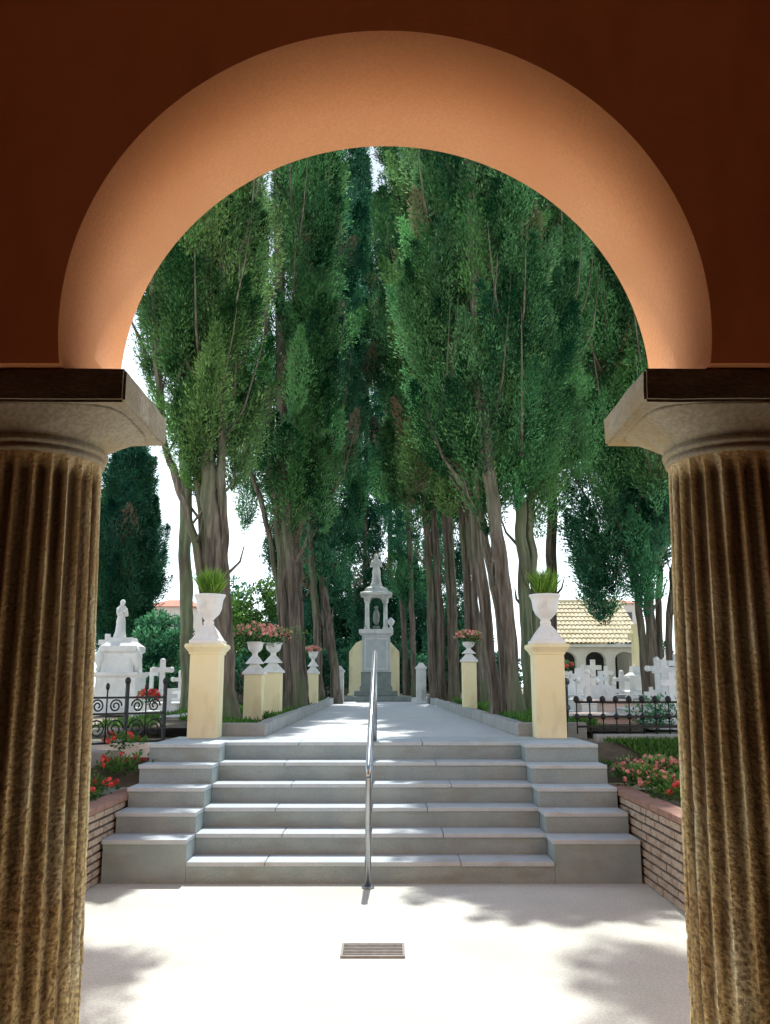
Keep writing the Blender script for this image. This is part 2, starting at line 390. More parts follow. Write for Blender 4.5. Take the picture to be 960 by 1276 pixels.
bm = NB(); box(bm, -5.2, 5.2, -3.2, NEAR, 4.3, 4.45); o = obj('ceiling', bm, 'ceiling', G); o.location = (0, -3, 0)
bm = NB(); box(bm, -5.2, 5.2, -3.4, -3.2, 0, 4.5); box(bm, -5.4, -5.2, -3.4, NEAR, 0, 4.5); box(bm, 5.2, 5.4, -3.4, NEAR, 0, 4.5)
o = obj('back_wall', bm, 'stucco_shaded', G); o.location = (0, -3, 0)

def make_shaft():
    me = bpy.data.meshes.new('shaft'); NF = 24; S = NF * 10; rows = 420; z0, z1 = .10, 2.345
    V = np.empty((rows + 1, S, 3)); Gr = np.empty((rows + 1, S))
    for i in range(rows + 1):
        t = i / rows; z = z0 + (z1 - z0) * t
        R = .262 - .050 * t ** 1.25
        ero = max(0, min(1, (1.35 - z) / .9))              # the lower drum is worn and pitted
        top = max(0, (t - .965) / .035)
        for j in range(S):
            a = 2 * PI * j / S
            g = abs(math.sin(NF * a / 2))
            q = Vector((math.cos(a) * 3.2, math.sin(a) * 3.2, z * 2.2))
            nz = noise.noise(q * 1.3); nf = noise.noise(q * 4.5 + Vector((9, 0, 0))); nh = noise.noise(Vector((q.x * 12, q.y * 12, z * 20)))
            d = .0200 * g * (1 - .55 * ero * (nz * .5 + .6)) * (1 - top)
            nm = noise.noise(Vector((q.x * 4.5, q.y * 4.5, z * 24)))
            r = R - d + .0010 * nf * (1 + 2 * ero) + .0034 * nm * (.12 + ero) + .0020 * nh * (.4 + 2.4 * ero)
            bite = max(0, nz - .34) * ero * .03 + max(0, nm - .34) * .030 * (.12 + ero)
            r -= bite
            V[i, j] = (r * math.cos(a), r * math.sin(a), z); Gr[i, j] = g * (1 - .5 * ero) * (1 - top) + bite * 6
    me.vertices.add((rows + 1) * S); me.vertices.foreach_set('co', V.reshape(-1).astype(np.float32))
    idx = np.arange((rows + 1) * S).reshape(rows + 1, S)
    a = idx[:-1]; b = np.roll(a, -1, 1); c = np.roll(idx[1:], -1, 1); d = idx[1:]
    q = np.stack([a, b, c, d], -1).reshape(-1); n = len(q) // 4
    me.loops.add(n * 4); me.loops.foreach_set('vertex_index', q.astype(np.int32))
    me.polygons.add(n); me.polygons.foreach_set('loop_start', np.arange(0, n * 4, 4, dtype=np.int32)); me.polygons.foreach_set('loop_total', np.full(n, 4, dtype=np.int32))
    me.polygons.foreach_set('use_smooth', np.ones(n, dtype=bool))
    ga = me.attributes.new('groove', 'FLOAT', 'POINT'); ga.data.foreach_set('value', Gr.reshape(-1).astype(np.float32))
    me.materials.append(M['shaft_stone']); me.update(calc_edges=True)
    return me
shaft_me = make_shaft()
for s, lab in ((-1, 'left fluted stone column with eroded brown shaft carrying the arch'), (1, 'right fluted stone column with ochre worn shaft carrying the arch')):
    T = thing('fluted_column', (s * AX, 3.0, 0), lab, 'column', 'columns under the arch')
    sh = bpy.data.objects.new('shaft', shaft_me); col.objects.link(sh); sh.parent = T; sh.rotation_euler.z = 0 if s > 0 else 2.4
    bm = NB(); lathe(bm, [(.33, 0.004), (.33, .05), (.30, .06), (.30, .10), (.27, .103)], seg=48); obj('base', bm, 'cap_stone', T, smooth=False)
    bm = NB()                                              # annulets
    lathe(bm, [(.208, 2.335), (.222, 2.340), (.224, 2.350), (.214, 2.354), (.215, 2.362), (.230, 2.366), (.232, 2.378), (.222, 2.382), (.224, 2.390), (.20, 2.392)], seg=64)
    obj('annulet', bm, 'cap_stone', T, smooth=True)
    bm = NB(); n = 96; rings = []                          # echinus lofted from round neck to the block
    for i in range(15):
        t = i / 14; z = 2.388 + .087 * t
        e = 1 - math.cos(t * PI / 2) if s else t
        w = t ** 1.6
        ring = []
        for k in range(n):
            a = 2 * PI * k / n; ca, sa = math.cos(a), math.sin(a)
            pw = 2 / (2 + 2.5 * w)
            bxr = .222 + (.345 - .222) * w; byr = .222 + (.268 - .222) * w
            ring.append(bm.verts.new((bxr * math.copysign(abs(ca) ** pw, ca), byr * math.copysign(abs(sa) ** pw, sa) - .022 * w, z + .002 * noise.noise(Vector((ca * 3, sa * 3, z * 9))))))
        rings.append(ring)
    for a, b in zip(rings, rings[1:]):
        for i in range(n):
            bm.faces.new((a[i], a[(i + 1) % n], b[(i + 1) % n], b[i]))
    bm.faces.new(rings[-1]); bm.faces.new(list(reversed(rings[0])))
    cap = obj('echinus', bm, 'cap_stone', T, smooth=True)
    # abacus block: grid so its edges can be worn
    bm = NB(); x0, x1, y0, y1, z0, z1 = -.379, .38, -.298, .252, 2.4745, 2.588
    box(bm, x0, x1, y0, y1, z0, z1)
    bmesh.ops.bevel(bm, geom=bm.edges[:], offset=.009, segments=2, affect='EDGES')
    bmesh.ops.subdivide_edges(bm, edges=[e for e in bm.edges if e.calc_length() > .08], cuts=14, use_grid_fill=True)
    for v in bm.verts:
        q = Vector(v.co) * 7 + Vector((s * 5, 0, 0)); v.co += Vector((noise.noise(q), noise.noise(q + Vector((7, 0, 0))), noise.noise(q + Vector((0, 9, 0))) * .6)) * .005
    bm.normal_update()
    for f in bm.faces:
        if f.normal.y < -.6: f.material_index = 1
    obj('abacus', bm, ['cap_stone', 'cap_stain_shade'], T)

# ---------------------------------------------------------------- the ground
def sheet(name, pts, mat, kind='structure'):
    bm = NB(); bm.faces.new([bm.verts.new(p) for p in pts]); o = obj(name, bm, mat); o['kind'] = kind; return o
bm = NB()
xs = [-900, -60, -20, -8, -4, -2, 0, 2, 4, 8, 20, 60, 900]; ys = [-60, -5, 0, 3.4, 4.5, 5.5, 6.5, 7.54, 9.1]
vg = [[bm.verts.new((x, y, 0)) for x in xs] for y in ys]
for j in range(len(ys) - 1):
    for i in range(len(xs) - 1): bm.faces.new((vg[j][i], vg[j][i + 1], vg[j + 1][i + 1], vg[j + 1][i]))
props(obj('ground', bm, 'plaza'), kind='structure')
sheet('gallery_floor', [(-5.2, -3.2, .005), (5.2, -3.2, .005), (5.2, 3.38, .005), (-5.2, 3.38, .005)], 'gallery_tile')
bm = NB()
ys = [9.60, 10, 12, 16, 20, 26, 34, 45, 120, 1500]; xs = [-900, -100, -30, -12, -6, -3, 0, 3, 6, 12, 30, 100, 900]
vg = [[bm.verts.new((x, y, gz(y) - .03)) for x in xs] for y in ys]
for j in range(len(ys) - 1):
    for i in range(len(xs) - 1): bm.faces.new((vg[j][i], vg[j][i + 1], vg[j + 1][i + 1], vg[j + 1][i]))
lo = [bm.verts.new((x, 9.60, -.1)) for x in xs]
for i in range(len(xs) - 1): bm.faces.new((lo[i], lo[i + 1], vg[0][i + 1], vg[0][i]))
props(obj('terrace', bm, 'terrace_soil'), kind='structure')
PL0, PL1, PR0, PR1 = -1.35, -1.30, 1.50, 1.12                # path edges at 10.2 and 24.5
bm = NB(); N = 14; L = []
for i in range(N + 1):
    D = 10.2 + 14.6 * i / N; t = i / N
    L.append((bm.verts.new((PL0 + (PL1 - PL0) * t, D, gz(D) + .006)), bm.verts.new((PR0 + (PR1 - PR0) * t, D, gz(D) + .006))))
for a, b in zip(L, L[1:]): bm.faces.new((a[0], a[1], b[1], b[0]))
# forecourt round the monument
c = [bm.verts.new(p) for p in ((-3.2, 24.8, gz(24.8) + .006), (3.0, 24.8, gz(24.8) + .006), (3.0, 31, gz(31) + .006), (-3.2, 31, gz(31) + .006))]
bm.faces.new(c)
props(obj('path', bm, 'path'), kind='structure')

# ---------------------------------------------------------------- stairs
D0 = 7.544; R = .1695; TR = .33; XI0, XI1, XO0, XO1 = -1.625, 1.386, -2.31, 2.09
S = thing('stone_staircase', (-.1, D0, 0), 'grey granite staircase of six steps rising to the cypress avenue', 'staircase')
def sp(bm): 
    for v in bm.verts: v.co -= Vector((-.1, D0, 0))
    return bm
for k in range(6):
    y = D0 + k * TR; z = (k + 1) * R; last = k == 5
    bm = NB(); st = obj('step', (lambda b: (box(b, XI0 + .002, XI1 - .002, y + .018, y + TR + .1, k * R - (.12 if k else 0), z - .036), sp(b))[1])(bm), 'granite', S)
    # tread stones with joints
    js = [XI0 + .002, -.98 + .1 * (k % 2), -.12, .62 - .12 * (k % 3), XI1 - .002]
    bm = NB()
    for a, b in zip(js, js[1:]):
        e_ = random.uniform(-.004, .004); box(bm, a + .0025, b - .0025, y + e_, y + TR + (.012 if not last else .45), z - .0355, z + random.uniform(-.002, .001))
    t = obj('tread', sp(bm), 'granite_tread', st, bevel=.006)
for k in range(5):
    y = D0 + k * TR; z = (k + 2) * R
    for s, (a, b) in (('l', (XO0, XI0)), ('r', (XI1, XO1))):
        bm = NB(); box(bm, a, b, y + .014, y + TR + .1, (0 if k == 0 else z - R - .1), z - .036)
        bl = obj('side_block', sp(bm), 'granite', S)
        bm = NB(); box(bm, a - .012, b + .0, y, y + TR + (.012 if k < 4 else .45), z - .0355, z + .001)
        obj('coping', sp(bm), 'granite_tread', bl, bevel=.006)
bm = NB(); box(bm, XO0 - .012, XO1, D0 + 5 * TR + .40, 10.19, .8, P0 + .001)
obj('landing', sp(bm), 'granite_tread', S)

# drain
T = thing('drain_grate', (-.073, 5.70, 0), 'rectangular slotted metal drain grate set in the pale paving', 'drain')
bm = NB(); w, h = .192, .135
for a in ((-w, w, -h, -h + .014), (-w, w, h - .014, h), (-w, -w + .014, -h + .014, h - .014), (w - .014, w, -h + .014, h - .014)): box(bm, *a, .002, .013)
obj('frame', bm, 'grate_metal', T)
bm = NB(); box(bm, -w + .014, w - .014, -h + .014, h - .014, .001, .005); obj('pit', bm, 'grate_dark', T)
bm = NB()
for i in range(8): 
    y = -h + .022 + i * .0305; box(bm, -w + .015, w - .015, y, y + .012, .0055, .011)
obj('slats', bm, 'grate_metal', T)

# handrail
HX = -.135
T = thing('handrail', (HX, 7.40, 0), 'brushed steel handrail climbing the middle of the steps', 'handrail')
p0 = Vector((0, 0, .92)); p1 = Vector((.03, 1.75, P0 + .90)); 
bm = NB(); tube(bm, [(0, 0, 0), (0, 0, .9), p0], .0235, 14); lathe(bm, [(.05, .004), (.05, .012), (.028, .016)], seg=20); obj('post', bm, 'steel', T, smooth=True)
bm = NB(); tube(bm, [(.03, 1.75, P0), (.03, 1.75, P0 + .88)], .0235, 14); lathe(bm, [(.05, P0 + .004), (.05, P0 + .012), (.028, P0 + .016)], .03, 1.75, seg=20); obj('post', bm, 'steel', T, smooth=True)
bm = NB(); tube(bm, [p0 + Vector((0, -.06, -.06)), p0 + Vector((0, 0, .01)), p1, p1 + Vector((0, .10, .0)), p1 + Vector((0, .13, -.03))], .024, 14); obj('rail', bm, 'steel', T, smooth=True)
bm = NB(); tube(bm, [p0 + Vector((0, 0.02, -.42)), p1 + Vector((0, -.02, -.42))], .013, 10); obj('lower_rail', bm, 'steel', T, smooth=True)

# ---------------------------------------------------------------- brick planters
def planter(label, x0, x1, yA, yB, zt, inner):
    """brick box: x0..x1, yA..yB, inner = x side facing the stairs"""
    T = thing('brick_planter', ((x0 + x1) / 2, yA, 0), label, 'planter', 'brick planters beside the stairs')
    cx, cy = (x0 + x1) / 2, yA
    bm = NB(); box(bm, x0 + .02 - cx, x1 - .02 - cx, .02, yB - yA, 0, zt - .10); core = obj('core_wall', bm, 'mortar', T)
    bm = NB(); n = 9; ch = (zt - .05) / n
    for i in range(n):
        z = i * ch + .006
        for side in ('in', 'front'):
            L = (yB - yA) if side == 'in' else (x1 - x0)
            t = -(.12 if i % 2 else 0)
            while t < L - .02:
                a = max(t, 0) + .004; b = min(t + .24, L) - .004
                j = random.uniform(-.004, .004)
                if b - a > .02:
                    if side == 'in':
                        xx = (x0 - cx) if inner < 0 else (x1 - cx)
                        s = 1 if inner < 0 else -1
                        xa, xb = sorted((xx - s * .001 + s * j, xx + s * .1))
                        box(bm, xa, xb, a + (.1 if a < .1 else 0), b, z, z + ch - .018)
                    else: box(bm, x0 - cx + a, x0 - cx + b, -.001 + j, .1, z, z + ch - .018)
                t += .248
    obj('brickwork', bm, 'brick', T, bevel=.003)
    bm = NB(); zc = zt - .05
    for (a, b, c, d) in ((x0 - cx - .02, x0 - cx + .16, -.02, yB - yA), (x1 - cx - .16, x1 - cx + .02, -.02, yB - yA), (x0 - cx + .16, x1 - cx - .16, -.02, .15)):
        L = max(b - a, d - c); nn = max(1, int(L / .26)); 
        for i in range(nn):
            if d - c > b - a: box(bm, a, b, c + (d - c) * i / nn + .003, c + (d - c) * (i + 1) / nn - .003, zc, zt)
            else: box(bm, a + (b - a) * i / nn + .003, a + (b - a) * (i + 1) / nn - .003, c, d, zc, zt)
    obj('coping', bm, 'brick_cap', T, bevel=.005)
    bm = NB(); box(bm, x0 - cx + .155, x1 - cx - .155, .145, yB - yA, zt - .11, zt - .055); obj('soil', bm, 'bed_soil', T)
planter('long brick planter on the right of the stairs filled with orange flowers', 2.115, 4.6, 5.6, 8.70, .66, -1)
planter('brick planter on the left of the stairs partly hidden by the column', -4.6, -2.335, 5.9, 8.70, .62, 1)

def bloom_plant(name, label, loc, r, h, petals, pal='fresh', group=None, nb=26, leaf=.05, bsize=.028):
    T = thing(name, loc, label, 'plant', group)
    bl = [(rng.normal() * r * .35, rng.normal() * r * .35, h * rng.uniform(.3, .7), r * .6, r * .6, h * .38) for _ in range(7)]
    cards_mesh('foliage', *blob_leaves(bl, 260, leaf, pal, .6), T)
    bm = NB()
    for _ in range(nb):
        a = rng.uniform(0, 2 * PI); q = r * rng.random() ** .5 * 1.0
        c = Vector((q * math.cos(a), q * math.sin(a), h * rng.uniform(.75, 1.1) - .35 * h * (q / r) ** 2))
        for _ in range(9):
            v = Vector(rng.normal(size=3)).normalized(); p = c + v * bsize * .7
            u = v.orthogonal().normalized() * bsize * .6; w = v.cross(u)
            try: bm.faces.new([bm.verts.new(p + x) for x in (u, w, -u, -w)])
            except ValueError: pass
    obj('blossoms', bm, petals, T)
gname = 'geraniums in the right brick planter'
spots = [(2.45, 8.45), (2.95, 8.45), (3.45, 8.5), (2.5, 8.15), (3.0, 8.05), (3.5, 8.1), (2.55, 7.5), (3.05, 7.4), (2.6, 6.8), (4.0, 8.5)]
labs = ['orange red geranium nearest the top of the right stair blocks', 'orange red geranium in the back row of the right planter', 'orange red geranium at the back beneath the iron fence',
        'orange geranium beside the inner brick rim of the right planter', 'bushy orange geranium in the middle of the right planter', 'orange geranium in the middle row close to the right column',
        'red geranium near the brick rim half way along the planter', 'red geranium partly hidden behind the right column', 'front red geranium at the near end of the right planter', 'orange geranium hidden towards the far corner of the planter']
for (x, y), lb in zip(spots, labs):
    bloom_plant('geranium', lb, (x, y, .60), .25, random.uniform(.14, .24), 'petal_red' if y < 7.9 else 'petal_pink', group=gname, nb=22)
for (x, y, z), lb in zip([(2.42, 8.86, .72), (2.9, 8.9, .73), (3.35, 8.86, .72), (2.65, 9.0, .78), (3.15, 9.02, .79)], ['russet flowering clump on the bank touching the highest stair block', 'russet flowering clump in the middle of the right bank', 'russet flowering clump on the bank nearest the right column',
        'small russet clump at the foot of the grass strip on the left', 'small russet clump at the foot of the grass strip on the right']):
    bloom_plant('geranium', lb, (x, y, z - .03), .27, .14, 'petal_pink', 'warm', group='russet clumps on the right bank', nb=34)
for (x, y), lb in zip([(-2.62, 8.3), (-2.7, 7.75), (-3.05, 8.4), (-2.6, 8.95), (-2.75, 9.45)], ['red flowering plant at the inner edge of the left planter', 'red flowering plant half hidden by the left column', 'leafy red flowered plant at the back of the left planter', 'red flowered clump on the left bank touching the stair blocks', 'small red flowered clump right below the scrolled left fence']):
    bloom_plant('geranium', lb, (x, y, .56 if y < 8.7 else .62 + (y - 8.7) * .38), .24, .20, 'petal_red', group='geraniums in the left brick planter', nb=16)

# ---------------------------------------------------------------- kerbs and beds
def kerb(label, pts, w, h, seg=.62):
    T = None; bm = NB(); o0 = Vector(pts[0])
    for A, B in zip(pts, pts[1:]):
        A = Vector(A); B = Vector(B); L = (B - A).length; n = max(1, round(L / seg)); d = (B - A) / L; s = Vector((-d.y, d.x, 0)) * w
        for i in range(n):
            a = A + d * (L * i / n + .004); b = A + d * (L * (i + 1) / n - .004)
            za, zb = gz(a.y), gz(b.y); j = random.uniform(-.006, .006)
            v = [bm.verts.new(p - o0) for p in (Vector((a.x, a.y, za - .1)), Vector((b.x, b.y, zb - .1)), Vector((b.x + s.x, b.y + s.y, zb - .1)), Vector((a.x + s.x, a.y + s.y, za - .1)),
                                               Vector((a.x, a.y, za + h + j)), Vector((b.x, b.y, zb + h + j)), Vector((b.x + s.x, b.y + s.y, zb + h + j)), Vector((a.x + s.x, a.y + s.y, za + h + j)))]
            for f in ((3, 2, 1, 0), (4, 5, 6, 7), (0, 1, 5, 4), (1, 2, 6, 5), (2, 3, 7, 6), (3, 0, 4, 7)): bm.faces.new([v[q] for q in f])
    recalc(bm)
    o = obj('stone_kerb', bm, 'kerb_stone', bevel=.01); o.location = o0
    return props(o, label, 'kerb', 'kerbs of the avenue')
kerb('stone block kerb along the left side of the path', [(-2.0, 10.24, 0), (PL0 - .01, 10.24, 0), (PL1 - .01, 24.2, 0)], .13, .155)
kerb('stone block kerb along the right side of the path', [(PR1 + .01, 24.2, 0), (PR0 + .01, 10.24, 0), (2.3, 10.24, 0)], .13, .155)
for nm, x0, x1 in (('l', -3.6, -1.5), ('r', 1.66, 3.6)):
    sheet('planting_bed', [(x0, 10.38, gz(10.4) + .09), (x1 - (0 if x0 < 0 else 0), 10.38, gz(10.4) + .09), (x1 if x0 > 0 else x1, 24.2, gz(24.2) + .09), (x0 if x0 < 0 else 1.28, 24.2, gz(24.2) + .09)], 'bed_soil')
def ground_cover(label, x0, x1, y0, y1, n, size, pal, patch=.45, off=.09, slant=0, bank=None):
    X = rng.uniform(x0, x1, n * 3); Y = rng.uniform(y0, y1, n * 3)
    keep = np.array([noise.noise(Vector((x * 1.3, y * .8, 3))) > -patch + .35 for x, y in zip(X, Y)])
    X = X[keep][:n]; Y = Y[keep][:n]; m = len(X)
    Z = 1 + .01 * (Y - 9.2) + off
    if bank: Z = np.interp(Y, [bank[0], bank[2]], [bank[1], bank[3]]) - .005
    P = np.stack([X, Y, Z], 1); lo, hi = [np.array(c) for c in GREENS[pal]]
    D = np.stack([rng.normal(size=m) * .5, rng.normal(size=m) * .5, np.ones(m)], 1)
    C = lo + (hi - lo) * rng.random((m, 1))
    o = cards_mesh('ground_cover', P, D, size * rng.uniform(.5, 1.5, m), size * .35 * rng.uniform(.6, 1.2, m), C, None)
    o['label'] = label; o['category'] = 'plants'; o['kind'] = 'stuff'
ground_cover('low green ground cover under the right row of cypresses', 1.66, 2.5, 10.4, 22, 9000, .10, 'fresh', .5)
ground_cover('low green ground cover under the left row of cypresses', -3.4, -1.5, 10.4, 22, 7000, .08, 'fresh', .3)
ground_cover('strip of short green grass on the bank below the right iron fence', 2.13, 6.5, 9.02, 9.74, 9000, .060, 'fresh', .55, 0, bank=(8.70, .67, 9.55, .985))
# side terrace kerbs that carry the fences
def slab(name, label, cat, b, mat, group=None, bevel=.01):
    bm = NB(); c = Vector(((b[0] + b[1]) / 2, (b[2] + b[3]) / 2, b[4]))
    box(bm, b[0] - c.x, b[1] - c.x, b[2] - c.y, b[3] - c.y, 0, b[5] - b[4])
    o = obj(name, bm, mat, bevel=bevel); o.location = c; return props(o, label, cat, group)
slab('stone_curb', 'low grey stone footing under the right iron fence', 'curb', (2.30, 7.5, 9.80, 9.98, .9, 1.06), 'kerb_stone')
sheet('bank', [(2.10, 8.70, .67), (7.5, 8.70, .67), (7.5, 9.62, .985), (2.10, 9.62, .985)], 'bed_soil')
sheet('bank', [(-7.5, 8.70, .63), (-2.32, 8.70, .63), (-2.32, 9.62, .98), (-7.5, 9.62, .98)], 'bed_soil')

# ---------------------------------------------------------------- gate pillars, urns
def pillar(label, X, D, w, h, group, z=P0, cap=True, mat='cream_paint', name='gate_pillar', cat='pillar', pyramid=False):
    T = thing(name, (X, D, z), label, cat, group); a = w / 2
    bm = NB(); box(bm, -a, a, -a, a, 0, h * (.90 if cap else 1)); obj('shaft', bm, mat, T, bevel=.008)
    if cap:
        bm = NB(); lathe(bm, [(a + .0, h * .885), (a + .012, h * .89), (a + .012, h * .905), (a + .022, h * .92), (a + .05, h * .955), (a + .055, h * .96), (a + .055, h * .985), (a + .045, h)], seg=4); obj('cornice', bm, mat, T)
    if pyramid:
        bm = NB(); lathe(bm, [(a + .025, h), (a + .025, h + .03), (a * .5, h + .13), (.05, h + .16)], seg=4); obj('cap', bm, 'white_paint', T)
    return T
def urn(label, X, D, z, h, r, group, base=True):
    T = thing('urn', (X, D, z), label, 'urn', group)
    bm = NB(); b = [(1.02, 0), (1.02, .06), (.90, .09), (.62, .24), (.34, .36), (.26, .40)]
    lathe(bm, [(r * x, h * y) for x, y in b], seg=4 if base else 24); obj('foot', bm, 'white_paint', T)
    bm = NB(); prof = [(.24, .38), (.34, .41), (.34, .44), (.26, .47), (.40, .52), (.66, .60), (.80, .70), (.84, .80), (.88, .88), (.96, .945), (1.02, .96), (1.02, .995), (.90, 1.0), (.80, .93)]
    lathe(bm, [(r * x, h * y) for x, y in prof], seg=28); 
    obj('bowl', bm, 'white_paint', T, smooth=True)
    bm = NB(); lathe(bm, [(r * .82, h * .90), (r * .82, h * .94)], seg=20); obj('soil', bm, 'bed_soil', T)
    return T
def spiky(label, X, D, z, r, h, group):
    n = 620; a = rng.uniform(0, 2 * PI, n); e = rng.uniform(.1, 1.0, n)
    P = np.stack([rng.normal(size=n) * r * .3, rng.normal(size=n) * r * .3, np.zeros(n) + rng.random(n) * h * .3], 1)
    Dv = np.stack([np.cos(a) * e, np.sin(a) * e, np.full(n, .95)], 1)
    lo, hi = np.array((.10, .22, .04)), np.array((.28, .48, .09))
    T = thing('urn_plant', (X, D, z), label, 'plant', group)
    cards_mesh('leaves', P, Dv, h * rng.uniform(.5, 1.1, n), np.full(n, .012), lo + (hi - lo) * rng.random((n, 1)), T)
PD = 10.0
for px, lab in ((258.5, 'left'), (684, 'right')):
    X = pxX(px, PD); ytop = at(px, 803, PD).z
    pillar(f'tall cream gate pillar with moulded cap at the {lab} end of the top step', X, PD, .325, ytop - P0, 'cream gate pillars')
    zu = at(px, 741, PD).z
    urn(f'white urn on the {lab} cream gate pillar', X, PD, ytop + .001, zu - ytop, .175, 'white urns on the gate pillars')
    spiky(f'bright green spiky grass growing in the {lab} gate urn', X, PD, zu - .03, .13, .30, 'grassy plants in the urns')

def ped(label, px, D, y0, y1, wpx, urn_y=None, flowers=None, lab2='', petals='petal_pink', mat='cream_paint'):
    z = gz(D) + .09; zt = at(px, y1, D).z; X = pxX(px, D)
    pillar(label, X, D, wpx * D / F, zt - z, 'pedestals beside the avenue', z - .03, cap=False, mat=mat, name='pedestal', cat='pedestal', pyramid=True)
    if urn_y:
        zu = at(px, urn_y, D).z
        urn('white urn on the ' + lab2, X, D, zt + .12, zu - zt - .12, wpx * D / F * .50, 'white urns along the avenue', base=False)
        if flowers: bloom_plant('geranium', 'pink red geranium spilling from the urn on the ' + lab2, (X, D, zu - .05), flowers, flowers * .95, petals, 'warm', 'geraniums in the avenue urns', nb=60, bsize=.032)
ped('squat cream pedestal nearest the left gate pillar', 318, 12.6, 893, 838, 22, 800, .33, 'first left avenue pedestal', 'petal_pink')
ped('squat cream pedestal standing right behind the first on the left', 341, 13.6, 890, 836, 22, 801, .30, 'second left avenue pedestal', 'petal_pink')
ped('narrow cream pedestal past the second left cypress', 391, 18.5, 880, 838, 13, 812, .16, 'third left avenue pedestal')
ped('small grey white pedestal far along the left row', 424, 23.5, 874, 836, 11, None, mat='old_marble')
ped('tall cream pedestal between the right cypress trunks', 586, 16.0, 885, 823, 17, 800, .26, 'right avenue pedestal', 'petal_pink')
ped('small pale pedestal far along the right row', 526, 23.5, 874, 832, 12, None, mat='old_marble')

# ---------------------------------------------------------------- robed figures
def robed(bm, h, lean=0, hood=True, arms='front', face=-1, s=0):
    """standing draped figure, front towards -y (face -1); one continuous skin"""
    def P(z): return Vector((lean * z * .1 * h, 0, z * h))
    n = 26; rings = []
    prof = [(0, .155, .13), (.04, .160, .135), (.15, .135, .115), (.30, .120, .10), (.42, .122, .105), (.52, .108, .09), (.60, .100, .08), (.68, .118, .085), (.75, .130, .085), (.80, .118, .075), (.83, .070, .06), (.85, .045, .045),
            (.875, .048, .055), (.91, .060, .068), (.95, .062, .070), (.98, .045, .05), (1.0, .012, .015)]
    if hood: prof = [(z, rx * (1.25 if .83 <= z <= .9 else 1.08 if z > .9 else 1), ry * (1.15 if .83 <= z <= .9 else 1)) for z, rx, ry in prof]
    for z, rx, ry in prof:
        rg = []
        for i in range(n):
            a = 2 * PI * i / n
            fold = 1 + (.09 * math.sin(a * 9 + z * 5) + .05 * math.sin(a * 5 - z * 9)) * max(0, min(1, (.62 - z) * 3)) + .03 * math.sin(a * 7 + z * 20) * (z < .82)
            if .86 < z < .96 and math.sin(a) < -.55: fold *= .86 + .10 * (abs(math.cos(a)) < .12)   # face set back in the veil
            c = P(z); rg.append(bm.verts.new((c.x + rx * h * math.cos(a) * fold, c.y + ry * h * math.sin(a) * fold - (.015 * h if z > .86 else 0), c.z)))
        rings.append(rg)
    for a, b in zip(rings, rings[1:]):
        for i in range(n): bm.faces.new((a[i], a[(i + 1) % n], b[(i + 1) % n], b[i]))
    bm.faces.new(list(reversed(rings[0]))); bm.faces.new(rings[-1])
    for sx in (-1, 1):
        sh = P(.77) + Vector((sx * .11 * h, 0, 0))
        if arms == 'front': el = P(.60) + Vector((sx * .145 * h, -.03 * h, 0)); ha = P(.68) + Vector((sx * .015 * h, -.115 * h, 0))
        elif arms == 'child': el = P(.60) + Vector((sx * .15 * h, -.03 * h, 0)); ha = P(.62 + .05 * (sx > 0)) + Vector((sx * .05 * h, -.13 * h, 0))
        else: el = P(.60) + Vector((sx * .16 * h, 0, 0)); ha = P(.47) + Vector((sx * .2 * h, -.08 * h, 0))
        tube(bm, [sh, sh.lerp(el, .5), el, el.lerp(ha, .6), ha], [.045 * h, .048 * h, .045 * h, .04 * h, .022 * h], 10)
        ball(bm, ha, .022 * h, 8)
    # face: nose and brow
    f = P(.915) + Vector((0, -.072 * h, 0))
    ball(bm, f + Vector((0, .008 * h, 0)), .035 * h, 12, 1.25); ball(bm, f + Vector((0, -.030 * h, -.002 * h)), .008 * h, 6, 1.8)
    if arms == 'child':
        c = P(.70) + Vector((.07 * h, -.12 * h, 0)); ball(bm, c, .04 * h, 10, 1.6); ball(bm, c + Vector((0, 0, .075 * h)), .03 * h, 10)

# central monument
MD = 26.0; mz = gz(MD); mk = MD / F
MX = pxX(470, MD)
def mzp(y): return at(470, y, MD).z - mz
T = thing('monument', (MX, MD, mz), 'grey stone monument with a little columned shrine closing the avenue', 'monument')
z1, z2, z3, z4, z5, z6 = mzp(861), mzp(838), mzp(792), mzp(786), mzp(748), mzp(738)
bm = NB(); box(bm, -1.0, 1.0, -1.0, 1.0, 0, z1 * .5); box(bm, -.62, .62, -.62, .62, z1 * .5, z1); obj('plinth', bm, 'dark_granite', T, bevel=.02)
bm = NB(); lathe(bm, [(.47, z1), (.47, z1 + .1), (.43, z1 + .16), (.43, z2 - .04), (.45, z2)], seg=4); obj('base', bm, 'dark_granite', T)
bm = NB(); box(bm, -.41, .41, -.41, .41, z2, z3); obj('pedestal', bm, 'monument_grey', T, bevel=.015)
bm = NB(); t = .03
for a in ((-.33, .33, z2 + .08, z2 + .08 + t), (-.33, .33, z3 - .10 - t, z3 - .10), (-.33, -.33 + t, z2 + .08 + t, z3 - .10 - t), (.33 - t, .33, z2 + .08 + t, z3 - .10 - t)): box(bm, a[0], a[1], -.425, -.405, a[2], a[3])
obj('panel_frame', bm, 'marble', T)
bm = NB(); lathe(bm, [(.42, z3 + .001), (.50, z3 + .05), (.50, z4), (.46, z4 + .02)], seg=4); obj('ledge', bm, 'marble', T)
for sx in (-1, 1):
    for sy in (-1, 1):
        bm = NB(); lathe(bm, [(.09, z4 + .02), (.09, z4 + .07), (.065, z4 + .10), (.058, z5 - .08), (.09, z5 - .04), (.09, z5)], sx * .27, sy * .27, seg=16); obj('column', bm, 'old_marble', T, smooth=False)
